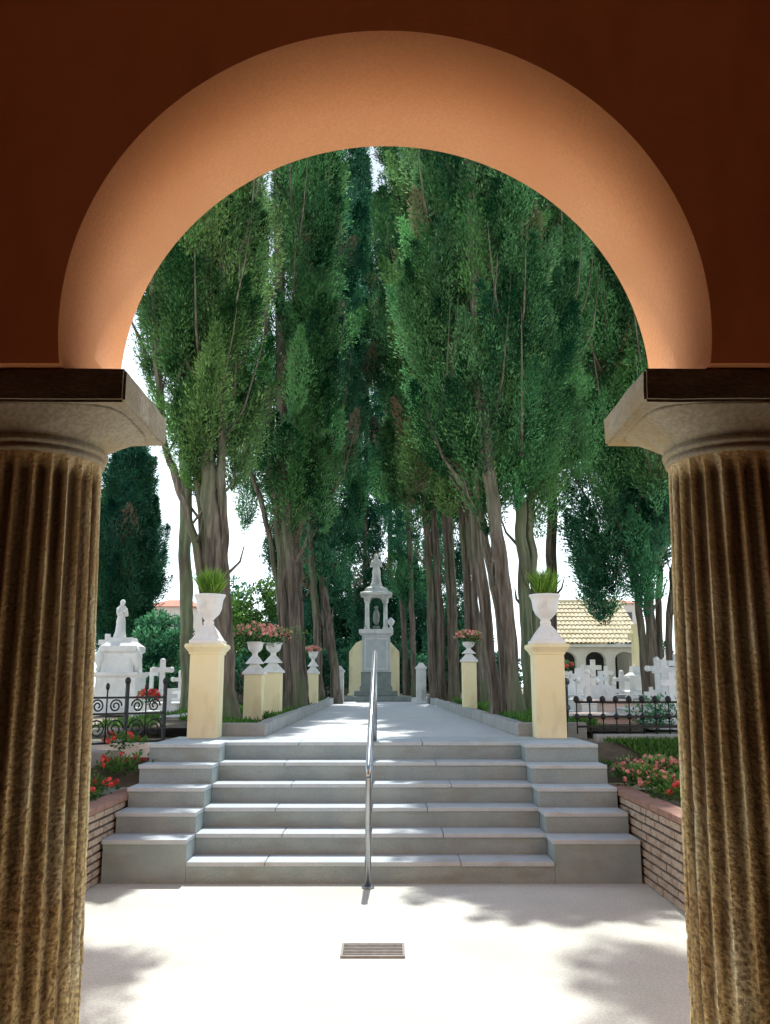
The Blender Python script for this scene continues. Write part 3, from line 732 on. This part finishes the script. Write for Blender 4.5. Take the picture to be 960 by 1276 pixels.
# arches between the little columns
def arch_panel(bm, hw, z0, z1, y0, y1, rr, zc):
    pts = [(-hw, z0), (-rr, z0)] + [(-rr * math.cos(PI * i / 12), zc + rr * math.sin(PI * i / 12)) for i in range(13)] + [(rr, z0), (hw, z0), (hw, z1), (-hw, z1)]
    prism(bm, pts, y0, y1)
bm = NB(); zc = z5 - .02; arch_panel(bm, .35, z5 + .001 - .04, z5 + .10, -.36, -.28, .19, z5 - .13 + .05); arch_panel(bm, .35, z5 - .039, z5 + .10, .28, .36, .19, z5 - .08)
box(bm, -.36, -.28, -.279, .279, z5 + .002, z5 + .10); box(bm, .28, .36, -.279, .279, z5 + .002, z5 + .10); recalc(bm); obj('arch_band', bm, 'old_marble', T)
bm = NB(); lathe(bm, [(.38, z5 + .101), (.47, z5 + .14), (.47, z5 + .19), (.36, z5 + .23), (.30, z6 + .10), (.18, z6 + .16), (.18, z6 + .20)], seg=4); obj('cornice', bm, 'old_marble', T)
bm = NB(); box(bm, -.10, .10, -.10, .10, z4 + .021, z4 + .14); ball(bm, Vector((0, 0, z4 + .40)), .10, 12, 2.4); ball(bm, Vector((0, 0, z4 + .68)), .06, 10); obj('niche_figure', bm, 'dark_granite', T, smooth=True)
st = at(470, 690, MD).z - (mz + z6 + .20)
bm = NB(); robed(bm, st, arms='child'); recalc(bm)
o = obj('stone_statue', bm, 'old_marble', smooth=True); o.location = (MX, MD, mz + z6 + .20); props(o, 'weathered robed figure holding a child on top of the central monument', 'statue')
bm = NB(); lathe(bm, [(.07, 0), (.05, .04), (.03, .09), (.09, .16), (.11, .24), (.06, .30), (.02, .34)], seg=16)
o = obj('stone_ornament', bm, 'marble', smooth=True); o.location = (MX + .43, MD - .36, mz + z4 + .02); props(o, 'small white marble vase on the right corner of the monument ledge', 'ornament')
# cream wall behind the monument
bm = NB(); D2 = 27.6
a = pxX(436, D2); b = pxX(499, D2)
zt = at(450, 800, D2).z - gz(D2); zl = at(450, 812, D2).z - gz(D2)
prism(bm, [(a, 0), (b, 0), (b, zl)] + [(b - (b - a) * .18, zt), (a + (b - a) * .35, zt + .12), (a + (b - a) * .14, zt - .02), (a, zl)], 0, .3); recalc(bm)
o = obj('garden_wall', bm, 'cream_paint', bevel=.02); o.location = (0, D2, gz(D2)); props(o, 'pale cream curved wall standing behind the central monument', 'wall')

# ---------------------------------------------------------------- iron fences
def iron_fence(label, A, B, h, style, group, zb):
    A = Vector(A); B = Vector(B); L = (B - A).length; d = (B - A).normalized(); rz = math.atan2(d.y, d.x)
    T = thing('iron_fence', (A.x, A.y, zb), label, 'fence', group, rz)
    def bar(bm, x0, z0, x1, z1, r=.008): tube(bm, [(x0, 0, z0), (x1, 0, z1)], r, 6)
    if style == 'balls':
        for z in (.08, h * .52, h * .95):
            bm = NB(); box(bm, 0, L, -.010, .010, z - .012, z + .012); obj('rail', bm, 'iron', T)
        n = int(L / .145)
        for i in range(n + 1):
            x = L * i / n; bm = NB(); bar(bm, x, 0, x, h * 1.02, .008); ball(bm, Vector((x, 0, h * .52)), .030, 8, 1.2)
            ball(bm, Vector((x, 0, h * 1.03)), .034, 8, 1.2); obj('picket', bm, 'iron', T, smooth=True)
    else:
        n = max(1, round(L / .42))
        for z in (.07, h * .55, h * .80):
            bm = NB(); box(bm, 0, L, -.009, .009, z - .011, z + .011); obj('rail', bm, 'iron', T)
        for i in range(n + 1):
            x = L * i / n; bm = NB(); box(bm, x - .016, x + .016, -.016, .016, 0, h * 1.02); ball(bm, Vector((x, 0, h * 1.06)), .032, 10, 1.3); obj('post', bm, 'iron', T)
        for i in range(n):
            x0 = L * i / n; w = L / n
            bm = NB()
            for sgn in (-1, 1):
                for (cz, rr) in ((h * .32, w * .22), (h * .67, w * .16)):
                    pts = []
                    for k in range(22):
                        t = k / 21; a = t * 3.4 * PI; r = rr * (1 - .78 * t)
                        pts.append((x0 + w / 2 + sgn * (w * .22 + r * math.cos(a)), 0, cz + r * math.sin(a)))
                    tube(bm, pts, .009, 5)
            bar(bm, x0 + w / 2, .07, x0 + w / 2, h * .95, .009); ball(bm, Vector((x0 + w / 2, 0, h * .97)), .022, 8, 1.8)
            obj('scroll', bm, 'iron', T, smooth=True)
xr = pxX(716, 9.9)
iron_fence('low black iron fence with ball knobs on the stone footing', (xr + .02, 9.89, 0), (5.6, 9.89, 0), at(780, 873, 9.9).z - 1.06, 'balls', 'iron fences of the graveyard', 1.06)
iron_fence('folded black iron gate leaf standing against the right gate pillar', (pxX(705, 9.95), 9.95, 0), (pxX(705, 9.95) + .22, 10.9, 0), at(710, 850, 9.95).z - P0, 'balls', 'iron fences of the graveyard', gz(10))
hl = .62
iron_fence('scrolled wrought iron fence running from the left gate pillar', (-4.0, 8.15, 0), (-2.40, 9.75, 0), .66, 'scroll', 'iron fences of the graveyard', .93)
slab('stone_curb', 'whitewashed stone footing below the scrolled left fence', 'curb', (-5.5, -2.335, 9.30, 9.45, .75, 1.0), 'white_paint')
# raised strip carrying the left fence
bm = NB(); A = Vector((-4.1, 8.05, 0)); B = Vector((-2.36, 9.79, 0)); d = (B - A).normalized(); s = Vector((-d.y, d.x, 0)) * .10
v = [A - s, B - s, B + s, A + s]
lo_ = [bm.verts.new(p + Vector((0, 0, .5))) for p in v]; hi_ = [bm.verts.new(p + Vector((0, 0, .93))) for p in v]
bm.faces.new(hi_)
for i in range(4): bm.faces.new((lo_[i], lo_[(i + 1) % 4], hi_[(i + 1) % 4], hi_[i]))
recalc(bm); props(obj('low_wall', bm, 'kerb_stone', bevel=.01), 'narrow grey wall carrying the scrolled left fence', 'wall')

# ---------------------------------------------------------------- graves
def cross(label, px, D, ytop, h, group, mat='marble', wide=.62, base=True, fancy=False):
    X = pxX(px, D); zt = at(px, ytop, D).z; zb = gz(D)
    T = thing('grave_cross', (X, D, zb), label, 'cross', group, random.uniform(-.25, .25))
    tot = zt - zb; h = min(h, tot - .12); t = h * .085; p0 = tot - h
    bm = NB(); y = t * .8
    poly = [(-t, p0), (t, p0), (t, tot - h * .38), (h * wide / 2, tot - h * .38), (h * wide / 2, tot - h * .38 + 2 * t), (t, tot - h * .38 + 2 * t), (t, tot), (-t, tot), (-t, tot - h * .38 + 2 * t), (-h * wide / 2, tot - h * .38 + 2 * t), (-h * wide / 2, tot - h * .38), (-t, tot - h * .38)]
    prism(bm, poly, -y, y)
    if fancy:
        for c in ((h * wide / 2, tot - h * .38 + t), (-h * wide / 2, tot - h * .38 + t), (0, tot)): ball(bm, Vector((c[0], 0, c[1])), t * 1.25, 8)
    recalc(bm); obj('cross', bm, mat, T)
    bm = NB(); w = max(t * 2.2, .07); lathe(bm, [(w * 1.9, 0), (w * 1.9, p0 * .3), (w * 1.45, p0 * .34), (w * 1.35, p0 * .8), (w * 1.5, p0 * .85), (w, p0)], seg=4); obj('plinth', bm, mat, T)
GR = 'white crosses on the right of the avenue'; GL = 'white crosses on the left of the avenue'
right = [(734, 13.5, 838, .42), (722, 15.5, 832, .5), (750, 17, 836, .5), (766, 14.5, 852, .4), (741, 20, 822, .6), (712, 19, 836, .5), (776, 19, 838, .5), (829, 15, 822, .6), (838, 13, 838, .5), (821, 18, 822, .6), (846, 17, 815, .6), (757, 24, 830, .6), (835, 21, 812, .7), (812, 14, 856, .35), (728, 24, 828, .7), (788, 15.5, 862, .35), (852, 14.5, 825, .6), (702, 22, 830, .6)]
for i, (px, D, y, h) in enumerate(right):
    cross('small white marble cross crowded among the graves behind the low right fence', px, D, y, h, GR, fancy=i % 3 == 0, mat='marble' if i % 4 else 'white_paint')
left = [(203, 17, 824, .55), (213, 13.5, 858, .4), (226, 19, 838, .5), (190, 21, 832, .5), (180, 14, 862, .38), (221, 23, 830, .5), (172, 24, 826, .6), (236, 16, 852, .4), (198, 26, 826, .55), (132, 19, 790, .6)]
for i, (px, D, y, h) in enumerate(left):
    cross('small white marble cross crowded among the graves behind the scrolled left fence', px, D, y, h, GL, fancy=i % 2 == 0)
def tomb(label, px0, px1, D, ytop, depth, mat, group, head=None):
    a, b = pxX(px0, D), pxX(px1, D); zb = gz(D); zt = at((px0 + px1) / 2, ytop, D).z - zb; c = (a + b) / 2; w = (b - a) / 2
    T = thing('tomb', (c, D, zb), label, 'tomb', group)
    bm = NB(); box(bm, -w, w, 0, depth, 0, zt * .45); obj('plinth', bm, 'marble', T, bevel=.01)
    bm = NB(); box(bm, -w * .86, w * .86, .06, depth - .06, zt * .45, zt * .86); obj('chest', bm, mat, T, bevel=.01)
    bm = NB(); box(bm, -w * .93, w * .93, .03, depth - .03, zt * .86, zt); obj('slab', bm, mat, T, bevel=.01)
    if head:
        bm = NB(); hh = head; n = 10
        prism(bm, [(-w * .6, zt), (w * .6, zt), (w * .6, zt + hh * .7)] + [(w * .6 * math.cos(PI * i / n), zt + hh * .7 + hh * .3 * math.sin(PI * i / n)) for i in range(1, n)] + [(-w * .6, zt + hh * .7)], depth - .16, depth - .05); recalc(bm)
        obj('headstone', bm, 'marble', T)
TG = 'tombs behind the iron fences'
tomb('low pink marble tomb directly behind the right iron fence', 716, 800, 11.2, 893, 1.8, 'pink_marble', TG)
tomb('white marble tomb partly behind the right column', 806, 870, 11.6, 885, 1.8, 'marble', TG)
tomb('second pink tomb further back on the right', 745, 815, 14.0, 873, 1.8, 'pink_marble', TG, .25)
tomb('dark granite tomb behind the pink ones on the right', 770, 820, 16.8, 866, 1.8, 'dark_granite', TG)
tomb('white tomb with rounded headstone far back on the right', 715, 750, 16.4, 866, 1.8, 'marble', TG, .3)
tomb('low white marble tomb behind the left scrolled fence', 196, 240, 12.4, 893, 1.8, 'marble', TG)
tomb('white marble tomb beneath the small crosses on the left', 178, 226, 15.2, 876, 1.6, 'marble', TG, .2)
tomb('small white tomb at the foot of the left hedge', 205, 242, 20, 858, 1.6, 'marble', TG, .25)
tomb('grey white tomb next to the left statue monument', 160, 196, 13.2, 888, 1.4, 'old_marble', TG)
bloom_plant('flower_bunch', 'bunch of red flowers lying on a left white tomb', (pxX(187, 13.5), 13.5, at(187, 878, 13.5).z), .17, .22, 'petal_red', 'mid', nb=40, bsize=.035)
bloom_plant('flower_bunch', 'pot of dark red flowers among the right graves', (pxX(706, 12.5), 12.5, at(706, 838, 12.5).z), .12, .16, 'petal_red', 'mid', nb=14, bsize=.03)
bloom_plant('grave_shrub', 'small green shrub with white flowers by the right column', (pxX(818, 11.0), 11.0, gz(11)), .32, .42, 'white_paint', 'cool', nb=46, bsize=.022)

# left white monument with veiled statue
LD = 16.5; X = pxX(152, LD); zb = gz(LD); T = thing('grave_monument', (X, LD, zb), 'stacked white marble grave monument carrying the veiled statue', 'monument')
def lz(y): return at(150, y, LD).z - zb
bm = NB(); lathe(bm, [(.42, 0), (.42, .12), (.36, .16), (.36, lz(845)), (.40, lz(842)), (.40, lz(838))], seg=4); obj('base', bm, 'marble', T)
bm = NB(); lathe(bm, [(.30, lz(838)), (.28, lz(815)), (.33, lz(812)), (.33, lz(806)), (.22, lz(800)), (.20, lz(795))], seg=4); obj('block', bm, 'marble', T)
for sx in (-1, 1):
    bm = NB(); lathe(bm, [(.05, lz(838)), (.04, lz(832)), (.09, lz(825)), (.10, lz(818)), (.05, lz(812)), (.015, lz(806))], sx * .34, -.25, seg=12); obj('finial', bm, 'marble', T, smooth=True)
bm = NB(); hst = lz(747) - lz(795); robed(bm, hst, lean=.3, arms='front'); recalc(bm)
o = obj('marble_statue', bm, 'marble', smooth=True); o.location = (pxX(147, LD), LD, zb + lz(795)); o.rotation_euler.z = math.radians(55)
props(o, 'white veiled marble figure with joined hands behind the left fence', 'statue')

# tall cross monument on the right
OD = 20; X = pxX(797, OD); zb = gz(OD); T = thing('memorial_cross', (X, OD, zb), 'tall cream stone cross on a stepped block beside the tiled building', 'memorial')
def oz(y): return at(797, y, OD).z - zb
bm = NB(); lathe(bm, [(.36, 0), (.36, oz(862)), (.28, oz(860)), (.26, oz(842)), (.16, oz(838)), (.14, oz(830))], seg=4); obj('pedestal', bm, 'marble', T)
bm = NB(); lathe(bm, [(.095, oz(830)), (.08, oz(778))], seg=4); box(bm, -.17, .17, -.07, .07, oz(798), oz(789)); recalc(bm); obj('cross', bm, 'cream_paint', T)

# ---------------------------------------------------------------- tiled building on the right
BD = 27.0; a = pxX(690, BD); b = pxX(800, BD); zb = gz(BD); T = thing('tiled_building', ((a + b) / 2, BD, zb), 'low cream building with arched portico and yellow tiled roof', 'building')
w = (b - a) / 2; ze = at(750, 806, BD).z - zb; zr = at(750, 753, BD + 2.4).z - zb
bm = NB(); n3 = 3; bw = 2 * w / n3
for i in range(n3):
    x0 = -w + i * bw; rr = bw * .34; cx = x0 + bw / 2; zc = ze - .15 - rr * .8
    pts = [(x0, 0), (cx - rr, 0)] + [(cx - rr * math.cos(PI * k / 14), zc + rr * .8 * math.sin(PI * k / 14)) for k in range(15)] + [(cx + rr, 0), (x0 + bw, 0), (x0 + bw, ze), (x0, ze)]
    prism(bm, pts, 0, .25)
recalc(bm); obj('arcade_front', bm, 'roof_wall', T)
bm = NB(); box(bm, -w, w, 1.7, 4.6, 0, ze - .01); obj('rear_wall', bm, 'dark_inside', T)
bm = NB(); prism(bm, [(-.12, 0), (.12, 0), (.12, ze), (-.12, ze)], .25, 4.6); recalc(bm)
for v in bm.verts: v.co.x += w - .12
obj('side_wall', bm, 'roof_wall', T)
bm = NB(); nt_ = 22; rows = 10                      # curved tiles up the slope
for i in range(nt_):
    x0 = -w - .15 + (2 * w + .3) * i / nt_; tw = (2 * w + .3) / nt_
    for j in range(rows):
        y0 = -.25 + 2.65 * j / rows; y1 = -.25 + 2.65 * (j + 1.15) / rows
        def zz(y): return ze + .05 + (zr - ze) * (y + .25) / 2.65
        A = []; B = []
        for k in range(6):
            t = PI * k / 5
            A.append(bm.verts.new((x0 + tw / 2 - tw * .5 * math.cos(t), y0, zz(y0) + .06 * math.sin(t) + .03))); B.append(bm.verts.new((x0 + tw / 2 - tw * .5 * math.cos(t), y1, zz(y1) + .05 * math.sin(t))))
        for k in range(5): bm.faces.new((A[k], A[k + 1], B[k + 1], B[k]))
roof = obj('roof', bm, 'roof_tile', T)
bm = NB()
v = [bm.verts.new(p) for p in ((-w - .15, 2.4, zr), (w + .15, 2.4, zr), (w + .15, 4.9, ze), (-w - .15, 4.9, ze))]; bm.faces.new(v); obj('rear_slope', bm, 'roof_tile', roof)
bm = NB(); prism(bm, [(-w - .2, ze - .02), (w + .2, ze - .02), (w + .2, ze + .06), (-w - .2, ze + .06)], -.28, -.02); recalc(bm); obj('eave', bm, 'roof_wall', T)
bm = NB(); tube(bm, [(-w - .15, 2.4, zr + .06), (w + .15, 2.4, zr + .06)], .10, 8); obj('ridge', bm, 'roof_tile', roof)

# far houses
def house(label, px0, px1, D, ytop, yroof, ybase=None):
    a, b = pxX(px0, D), pxX(px1, D); zb = gz(D); ze = at((px0 + px1) / 2, yroof, D).z - zb; zt = at((px0 + px1) / 2, ytop, D).z - zb; w = (b - a) / 2
    T = thing('house', ((a + b) / 2, D, zb), label, 'house', 'houses beyond the graveyard')
    bm = NB(); box(bm, -w, w, 0, 8, 0, ze); obj('wall', bm, 'far_wall', T)
    bm = NB(); v = [bm.verts.new(p) for p in ((-w - .4, -.4, ze), (w + .4, -.4, ze), (w + .4, 8.4, ze), (-w - .4, 8.4, ze), (-w * .5, 4, zt), (w * .5, 4, zt))]
    for f in ((0, 1, 5, 4), (1, 2, 5), (2, 3, 4, 5), (3, 0, 4), (3, 2, 1, 0)): bm.faces.new([v[i] for i in f])
    obj('roof', bm, 'far_roof', T)
    nwin = max(2, int(2 * w / 2.4))
    for i in range(nwin):
        x = -w + 2 * w * (i + .5) / nwin
        for z in ([ze - 2.2, ze - 5.0] if ze > 5.5 else [ze - 2.2]):
            bm = NB(); box(bm, x - .45, x + .45, -.03, .05, z, z + 1.3); obj('window', bm, 'window_dark', T)
house('pinkish house with red roof seen over the left hedge', 178, 236, 75, 742, 756)
house('pale distant house behind the tiled building on the right', 752, 800, 90, 742, 752)

# ---------------------------------------------------------------- the cypresses
TOPY = 200
cypress('thick multi stemmed cypress behind the left gate pillar', 12.0,
        [([(284, 895), (272, 720), (262, 600), (254, 480)], 17, 10, 11.5), ([(276, 895), (247, 690), (222, 603), (205, 540)], 8, 4, 8.0), ([(270, 895), (262, 740), (250, 620), (240, 520)], 9, 5, 10), ([(292, 895), (283, 760), (279, 640), (276, 500)], 10, 6, 10)],
        [(250, 575, 10.2, 66, 90, 0), (212, 520, 9.2, 34, 16, -.2), (290, 560, 10, 52, 55, .4), (188, 450, 9.0, 34, 26, .3), (205, 380, 9.4, 40, 18, .5), (322, 70, 13.3, 84, 46, -.6), (262, 230, 11.8, 26, 16, -.2)], .085, 950, 'warm')  # high tuft out of view, added to cast a shadow patch on the plaza
cypress('slender green barked cypress just left of the thick one', 15.0,
        [([(236, 880), (233, 760), (231, 640), (232, 500)], 11, 8, 10), ], [(228, 540, 12, 46, 36, 0)], .10, 650, 'mid', 'bark_green')
cypress('tall cypress with bundled stems third from the front on the left', 17.0,
        [([(374, 878), (366, 760), (358, 640), (352, 560)], 12, 7, 13), ([(366, 878), (356, 760), (347, 640), (338, 560)], 8, 4, 11), ([(380, 878), (374, 760), (371, 650), (372, 560)], 8, 4, 12), ([(358, 872), (348, 740), (330, 640), (312, 580)], 5, 3, 8)],
        [(360, 650, 14.6, 62, 120, 0), (310, 640, 12, 38, 50, .5), (400, 640, 14, 42, 60, .2), (395, 420, 14.2, 34, 40, -.2)], .105, 600, 'mid', dead=.04)
cypress('leaning cypress with pale stem deep in the left row', 23.0,
        [([(422, 872), (414, 800), (405, 740), (400, 660)], 8, 4, 14), ([(400, 868), (396, 780), (390, 700), (388, 640)], 7, 4, 13)],
        [(415, 720, 17, 46, 130, 0), (446, 640, 18.2, 36, 80, .5), (375, 700, 15, 36, 60, .8)], .13, 430, 'cool')
cypress('big cypress with two leaning trunks nearest on the right', 13.0,
        [([(645, 892), (630, 740), (612, 600), (600, 470)], 13, 8, 11.5), ([(622, 890), (606, 760), (592, 640), (580, 520)], 11, 6, 11), ([(634, 890), (622, 760), (604, 660), (594, 560)], 8, 5, 10)],
        [(605, 640, 12.2, 66, 130, 0), (548, 560, 11.8, 50, 75, .3), (650, 590, 11.8, 52, 70, -.2), (622, -80, 16.9, 70, 26, 0)], .09, 850, 'mid')  # topmost lobe is unseen, added to shade the right of the plaza
cypress('mossy trunked cypress right behind the gate urn', 14.2,
        [([(662, 892), (656, 760), (650, 640), (640, 520)], 11, 7, 11.5), ([(672, 892), (668, 760), (662, 660), (664, 540)], 9, 6, 11)],
        [(668, 640, 13.2, 58, 100, 0), (715, 560, 12.6, 44, 60, .3), (700, 420, 13, 46, 50, .3)], .095, 750, 'mid', 'bark_green')
cypress('cypress with thin straight stem beyond the right gate urn', 19.0,
        [([(690, 870), (689, 760), (688, 650), (690, 560)], 9, 7, 13)], [(695, 620, 14.5, 44, 70, 0), (740, 560, 14, 40, 50, .4)], .12, 480, 'dark')
cypress('cypress with many slim stems behind the right pedestal', 18.0,
        [([(598, 882), (588, 780), (577, 640), (566, 560)], 7, 4, 13), ([(606, 882), (597, 780), (586, 660), (575, 560)], 6, 4, 12), ([(590, 880), (583, 760), (580, 640), (583, 560)], 5, 3, 12)],
        [(560, 620, 14.6, 52, 110, 0), (520, 600, 14, 40, 70, .3), (610, 600, 14.2, 40, 50, .5)], .11, 560, 'warm', dead=.05)
cypress('cypress of pale parallel stems in the middle of the right row', 23.0,
        [([(542, 873), (538, 760), (532, 640), (528, 560)], 7, 4, 14), ([(552, 873), (549, 760), (542, 650), (536, 560)], 8, 4, 14), ([(564, 873), (562, 760), (556, 650), (552, 560)], 6, 3, 13), ([(571, 873), (568, 780), (564, 680), (560, 600)], 5, 3, 12)],
        [(525, 650, 17.4, 46, 130, 0), (488, 620, 17.6, 42, 90, .4), (560, 640, 16, 40, 60, .5)], .13, 430, 'mid', dead=.06)
cypress('slim dark cypress furthest along the right row', 31.0,
        [([(508, 866), (504, 780), (500, 700), (498, 640)], 5, 3, 14), ([(518, 866), (515, 780), (512, 700), (510, 640)], 5, 3, 14)],
        [(505, 745, 21, 34, 120, 0), (540, 760, 18, 30, 70, .5)], .16, 320, 'cool')
cypress('slim dark cypress furthest along the left row', 31.0,
        [([(412, 866), (408, 800), (404, 740), (402, 700)], 6, 3, 14)],
        [(425, 765, 20.5, 36, 120, 0), (385, 760, 18, 34, 80, .6)], .16, 320, 'dark')
for i, (px, D, zt, hw, lab) in enumerate([(455, 37, 24, 34, 'dark cypress closing the avenue just left of the monument'), (486, 39, 25, 36, 'dark cypress closing the avenue just right of the monument'),
                                       (360, 34, 17, 40, 'dark cypress behind the left row beyond the hedge'), (560, 38, 19, 38, 'dark cypress seen between the right row stems')]):
    cypress(lab, D, [([(px, 862), (px - 2, 820), (px, 760), (px + 1, 700)], 5, 3, zt * .7)], [(px, 846, zt, hw, 150, 0)], .19, 260, 'dark', group='cypresses closing the view')
# right hand tree beside the column and hanging crown
cypress('dark many stemmed cypress in the graveyard beside the right column', 18.5,
        [([(806, 872), (800, 780), (788, 700), (770, 620)], 7, 4, 11), ([(816, 872), (812, 780), (808, 700), (806, 620)], 9, 6, 12), ([(824, 872), (822, 760), (824, 680), (826, 600)], 6, 4, 12), ([(832, 872), (836, 780), (842, 700), (850, 620)], 6, 4, 11)],
        [(815, 690, 14.5, 60, 120, 0), (752, 745, 12, 52, 130, -.6), (806, 735, 10.5, 50, 80, -.8), (850, 720, 14, 50, 60, .5), (760, 520, 13.5, 46, 50, .2)], .12, 480, 'cool', group='cypresses of the graveyard')
cypress('tall cypress whose crown hangs beside the right capital', 15.5,
        [([(868, 880), (862, 760), (850, 640), (840, 540)], 12, 7, 12)], [(815, 600, 13.4, 62, 110, 0), (765, 600, 12.4, 58, 110, .2), (870, 600, 13, 60, 60, .3)], .10, 600, 'mid', group='cypresses of the graveyard')
# left graveyard cypress, columnar
cypress('smooth columnar dark cypress between the left column and the sky', 30.0,
        [([(150, 862), (150, 820), (150, 760), (150, 700)], 5, 3, 8)], [(150, 815, at(150, 575, 30).z + .6, 56, 420, 0)], .13, 420, 'dark', group='cypresses of the graveyard')


def shrub(name, label, px, D, ytop, hwpx, pal, leaf, dens, cat='shrub', group=None, n=26):
    zb = gz(D); X = pxX(px, D); h = at(px, ytop, D).z - zb; w = hwpx * D / F
    T = thing(name, (X, D, zb), label, cat, group)
    bm = NB()
    for i in range(5):
        a = 2 * PI * i / 5; tube(bm, [(0, 0, -.05), (w * .2 * math.cos(a), w * .2 * math.sin(a), h * .35), (w * .5 * math.cos(a), w * .4 * math.sin(a), h * .7)], [.05, .035, .01], 6)
    obj('stems', bm, 'bark', T)
    bl = []
    for _ in range(n):
        t = rng.random(); a = rng.uniform(0, 2 * PI); q = rng.random() ** .5
        r = rng.uniform(.22, .36) * min(w, h)
        bl.append((w * .85 * q * math.cos(a), w * .6 * q * math.sin(a), r * .6 + (h - 1.5 * r) * t * (1 - .35 * q * q), r, r, r * .9))
    cards_mesh('foliage', *blob_leaves(bl, dens, leaf, pal, .4), T)
SG = 'shrubs and small trees behind the left graves'
shrub('laurel_bush', 'rounded dark green bush behind the left grave statue', 200, 22, 752, 44, 'cool', .10, 240, group=SG, n=60)
shrub('laurel_bush', 'dark bush at the foot of the columnar left cypress', 160, 26, 790, 30, 'dark', .10, 220, group=SG)
shrub('broadleaf_tree', 'leafy light green small tree between the first two left cypresses', 316, 24, 702, 46, 'fresh', .11, 150, 'tree', SG, 70)
shrub('broadleaf_tree', 'green small tree seen right of the left gate urn', 290, 27, 712, 30, 'cool', .12, 150, 'tree', SG, 50)
shrub('laurel_bush', 'low dark bush between the left pedestals and the trunks', 300, 19, 800, 22, 'dark', .10, 200, group=SG)
shrub('laurel_bush', 'bushy undergrowth in the shade of the left row', 400, 29, 800, 30, 'dark', .12, 200, group='undergrowth at the end of the avenue')
shrub('laurel_bush', 'dark undergrowth left of the cream wall', 432, 31, 790, 24, 'dark', .12, 200, group='undergrowth at the end of the avenue')
shrub('laurel_bush', 'dark undergrowth right of the central monument', 510, 33, 790, 26, 'dark', .12, 200, group='undergrowth at the end of the avenue')
shrub('laurel_bush', 'dark undergrowth between the right row trunks', 572, 28, 790, 32, 'dark', .12, 200, group='undergrowth at the end of the avenue')
for px, yt, hw, lb in ((395, 700, 34, 'tall dark evergreen thicket closing the view left of the monument'), (455, 720, 30, 'dense dark thicket directly behind the central monument'), (520, 700, 34, 'tall dark evergreen thicket right of the monument'), (580, 765, 32, 'dark thicket glimpsed between the right hand trunks'), (345, 762, 30, 'dark thicket glimpsed between the left hand trunks')):
    shrub('evergreen_thicket', lb, px, 42, yt, hw * 1.25, 'dark', .17, 90, 'thicket', 'thickets beyond the monument', n=110)
shrub('laurel_bush', 'broad dark bush behind the nearest right trunks', 620, 27, 800, 34, 'dark', .12, 200, group='undergrowth at the end of the avenue')
shrub('laurel_bush', 'green bush half hidden left of the tiled building', 676, 24, 790, 26, 'cool', .10, 200, group='undergrowth at the end of the avenue')
shrub('laurel_bush', 'dark foliage behind the roof of the tiled building', 742, 33, 738, 34, 'cool', .12, 160, group='undergrowth at the end of the avenue', n=40)
shrub('laurel_bush', 'dark bush right of the tall cross memorial', 836, 25, 790, 34, 'dark', .12, 200, group='undergrowth at the end of the avenue', n=40)

# ---------------------------------------------------------------- light, sky, camera
ELEV = 62; AZ = 2                            # sun ahead of the camera; AZ measured from +Y towards +X
w = bpy.data.worlds.new('World'); sc.world = w; w.use_nodes = True; n = w.node_tree.nodes; l = w.node_tree.links
bg = n['Background']; sky = n.new('ShaderNodeTexSky'); sky.sky_type = 'NISHITA'; sky.sun_disc = False
sky.sun_elevation = math.radians(ELEV); sky.sun_rotation = math.radians(AZ); sky.air_density = 1.0; sky.dust_density = 1.5; sky.ozone_density = 1.5
hz = n.new('ShaderNodeMix'); hz.data_type = 'RGBA'; hz.inputs[0].default_value = .55; hz.inputs[7].default_value = (15.6, 17.9, 18.6, 1)   # bright summer haze
l.new(sky.outputs[0], hz.inputs[6]); l.new(hz.outputs[2], bg.inputs[0])
wc = n.new('ShaderNodeTexCoord'); wx = n.new('ShaderNodeSeparateXYZ'); l.new(wc.outputs['Generated'], wx.inputs[0])
hr = ramp(n, [(0, (.90,) * 3), (.22, (.72,) * 3), (.52, (.26,) * 3), (.80, (.0,) * 3)]); l.new(wx.outputs[2], hr.inputs[0]); l.new(hr.outputs[0], hz.inputs[0])   # the haze is thickest at the horizon
bg.inputs[1].default_value = .13
sd = bpy.data.lights.new('sun', 'SUN'); sd.energy = 5; sd.angle = math.radians(.45); sd.color = (1, .97, .91)
so = bpy.data.objects.new('sun', sd); col.objects.link(so)
e, a = math.radians(ELEV), math.radians(AZ)
sv = Vector((math.sin(a) * math.cos(e), math.cos(a) * math.cos(e), math.sin(e)))
so.rotation_euler = sv.to_track_quat('Z', 'Y').to_euler(); so.location = (0, 20, 30)
cd = bpy.data.cameras.new('camera'); co = bpy.data.objects.new('camera', cd); col.objects.link(co)
co.location = (0, 0, H); co.rotation_euler = (math.radians(90) + TH, 0, 0)
cd.sensor_fit = 'HORIZONTAL'; cd.sensor_width = 36; cd.lens = F / 960 * 36; cd.clip_end = 3000; cd.clip_start = .05
sc.camera = co
sc.view_settings.view_transform = 'Standard'; sc.view_settings.look = 'None'; sc.view_settings.exposure = 0
sc.cycles.max_bounces = 8; sc.cycles.diffuse_bounces = 5; sc.cycles.transmission_bounces = 4; sc.cycles.transparent_max_bounces = 4
sc.cycles.sample_clamp_indirect = 6
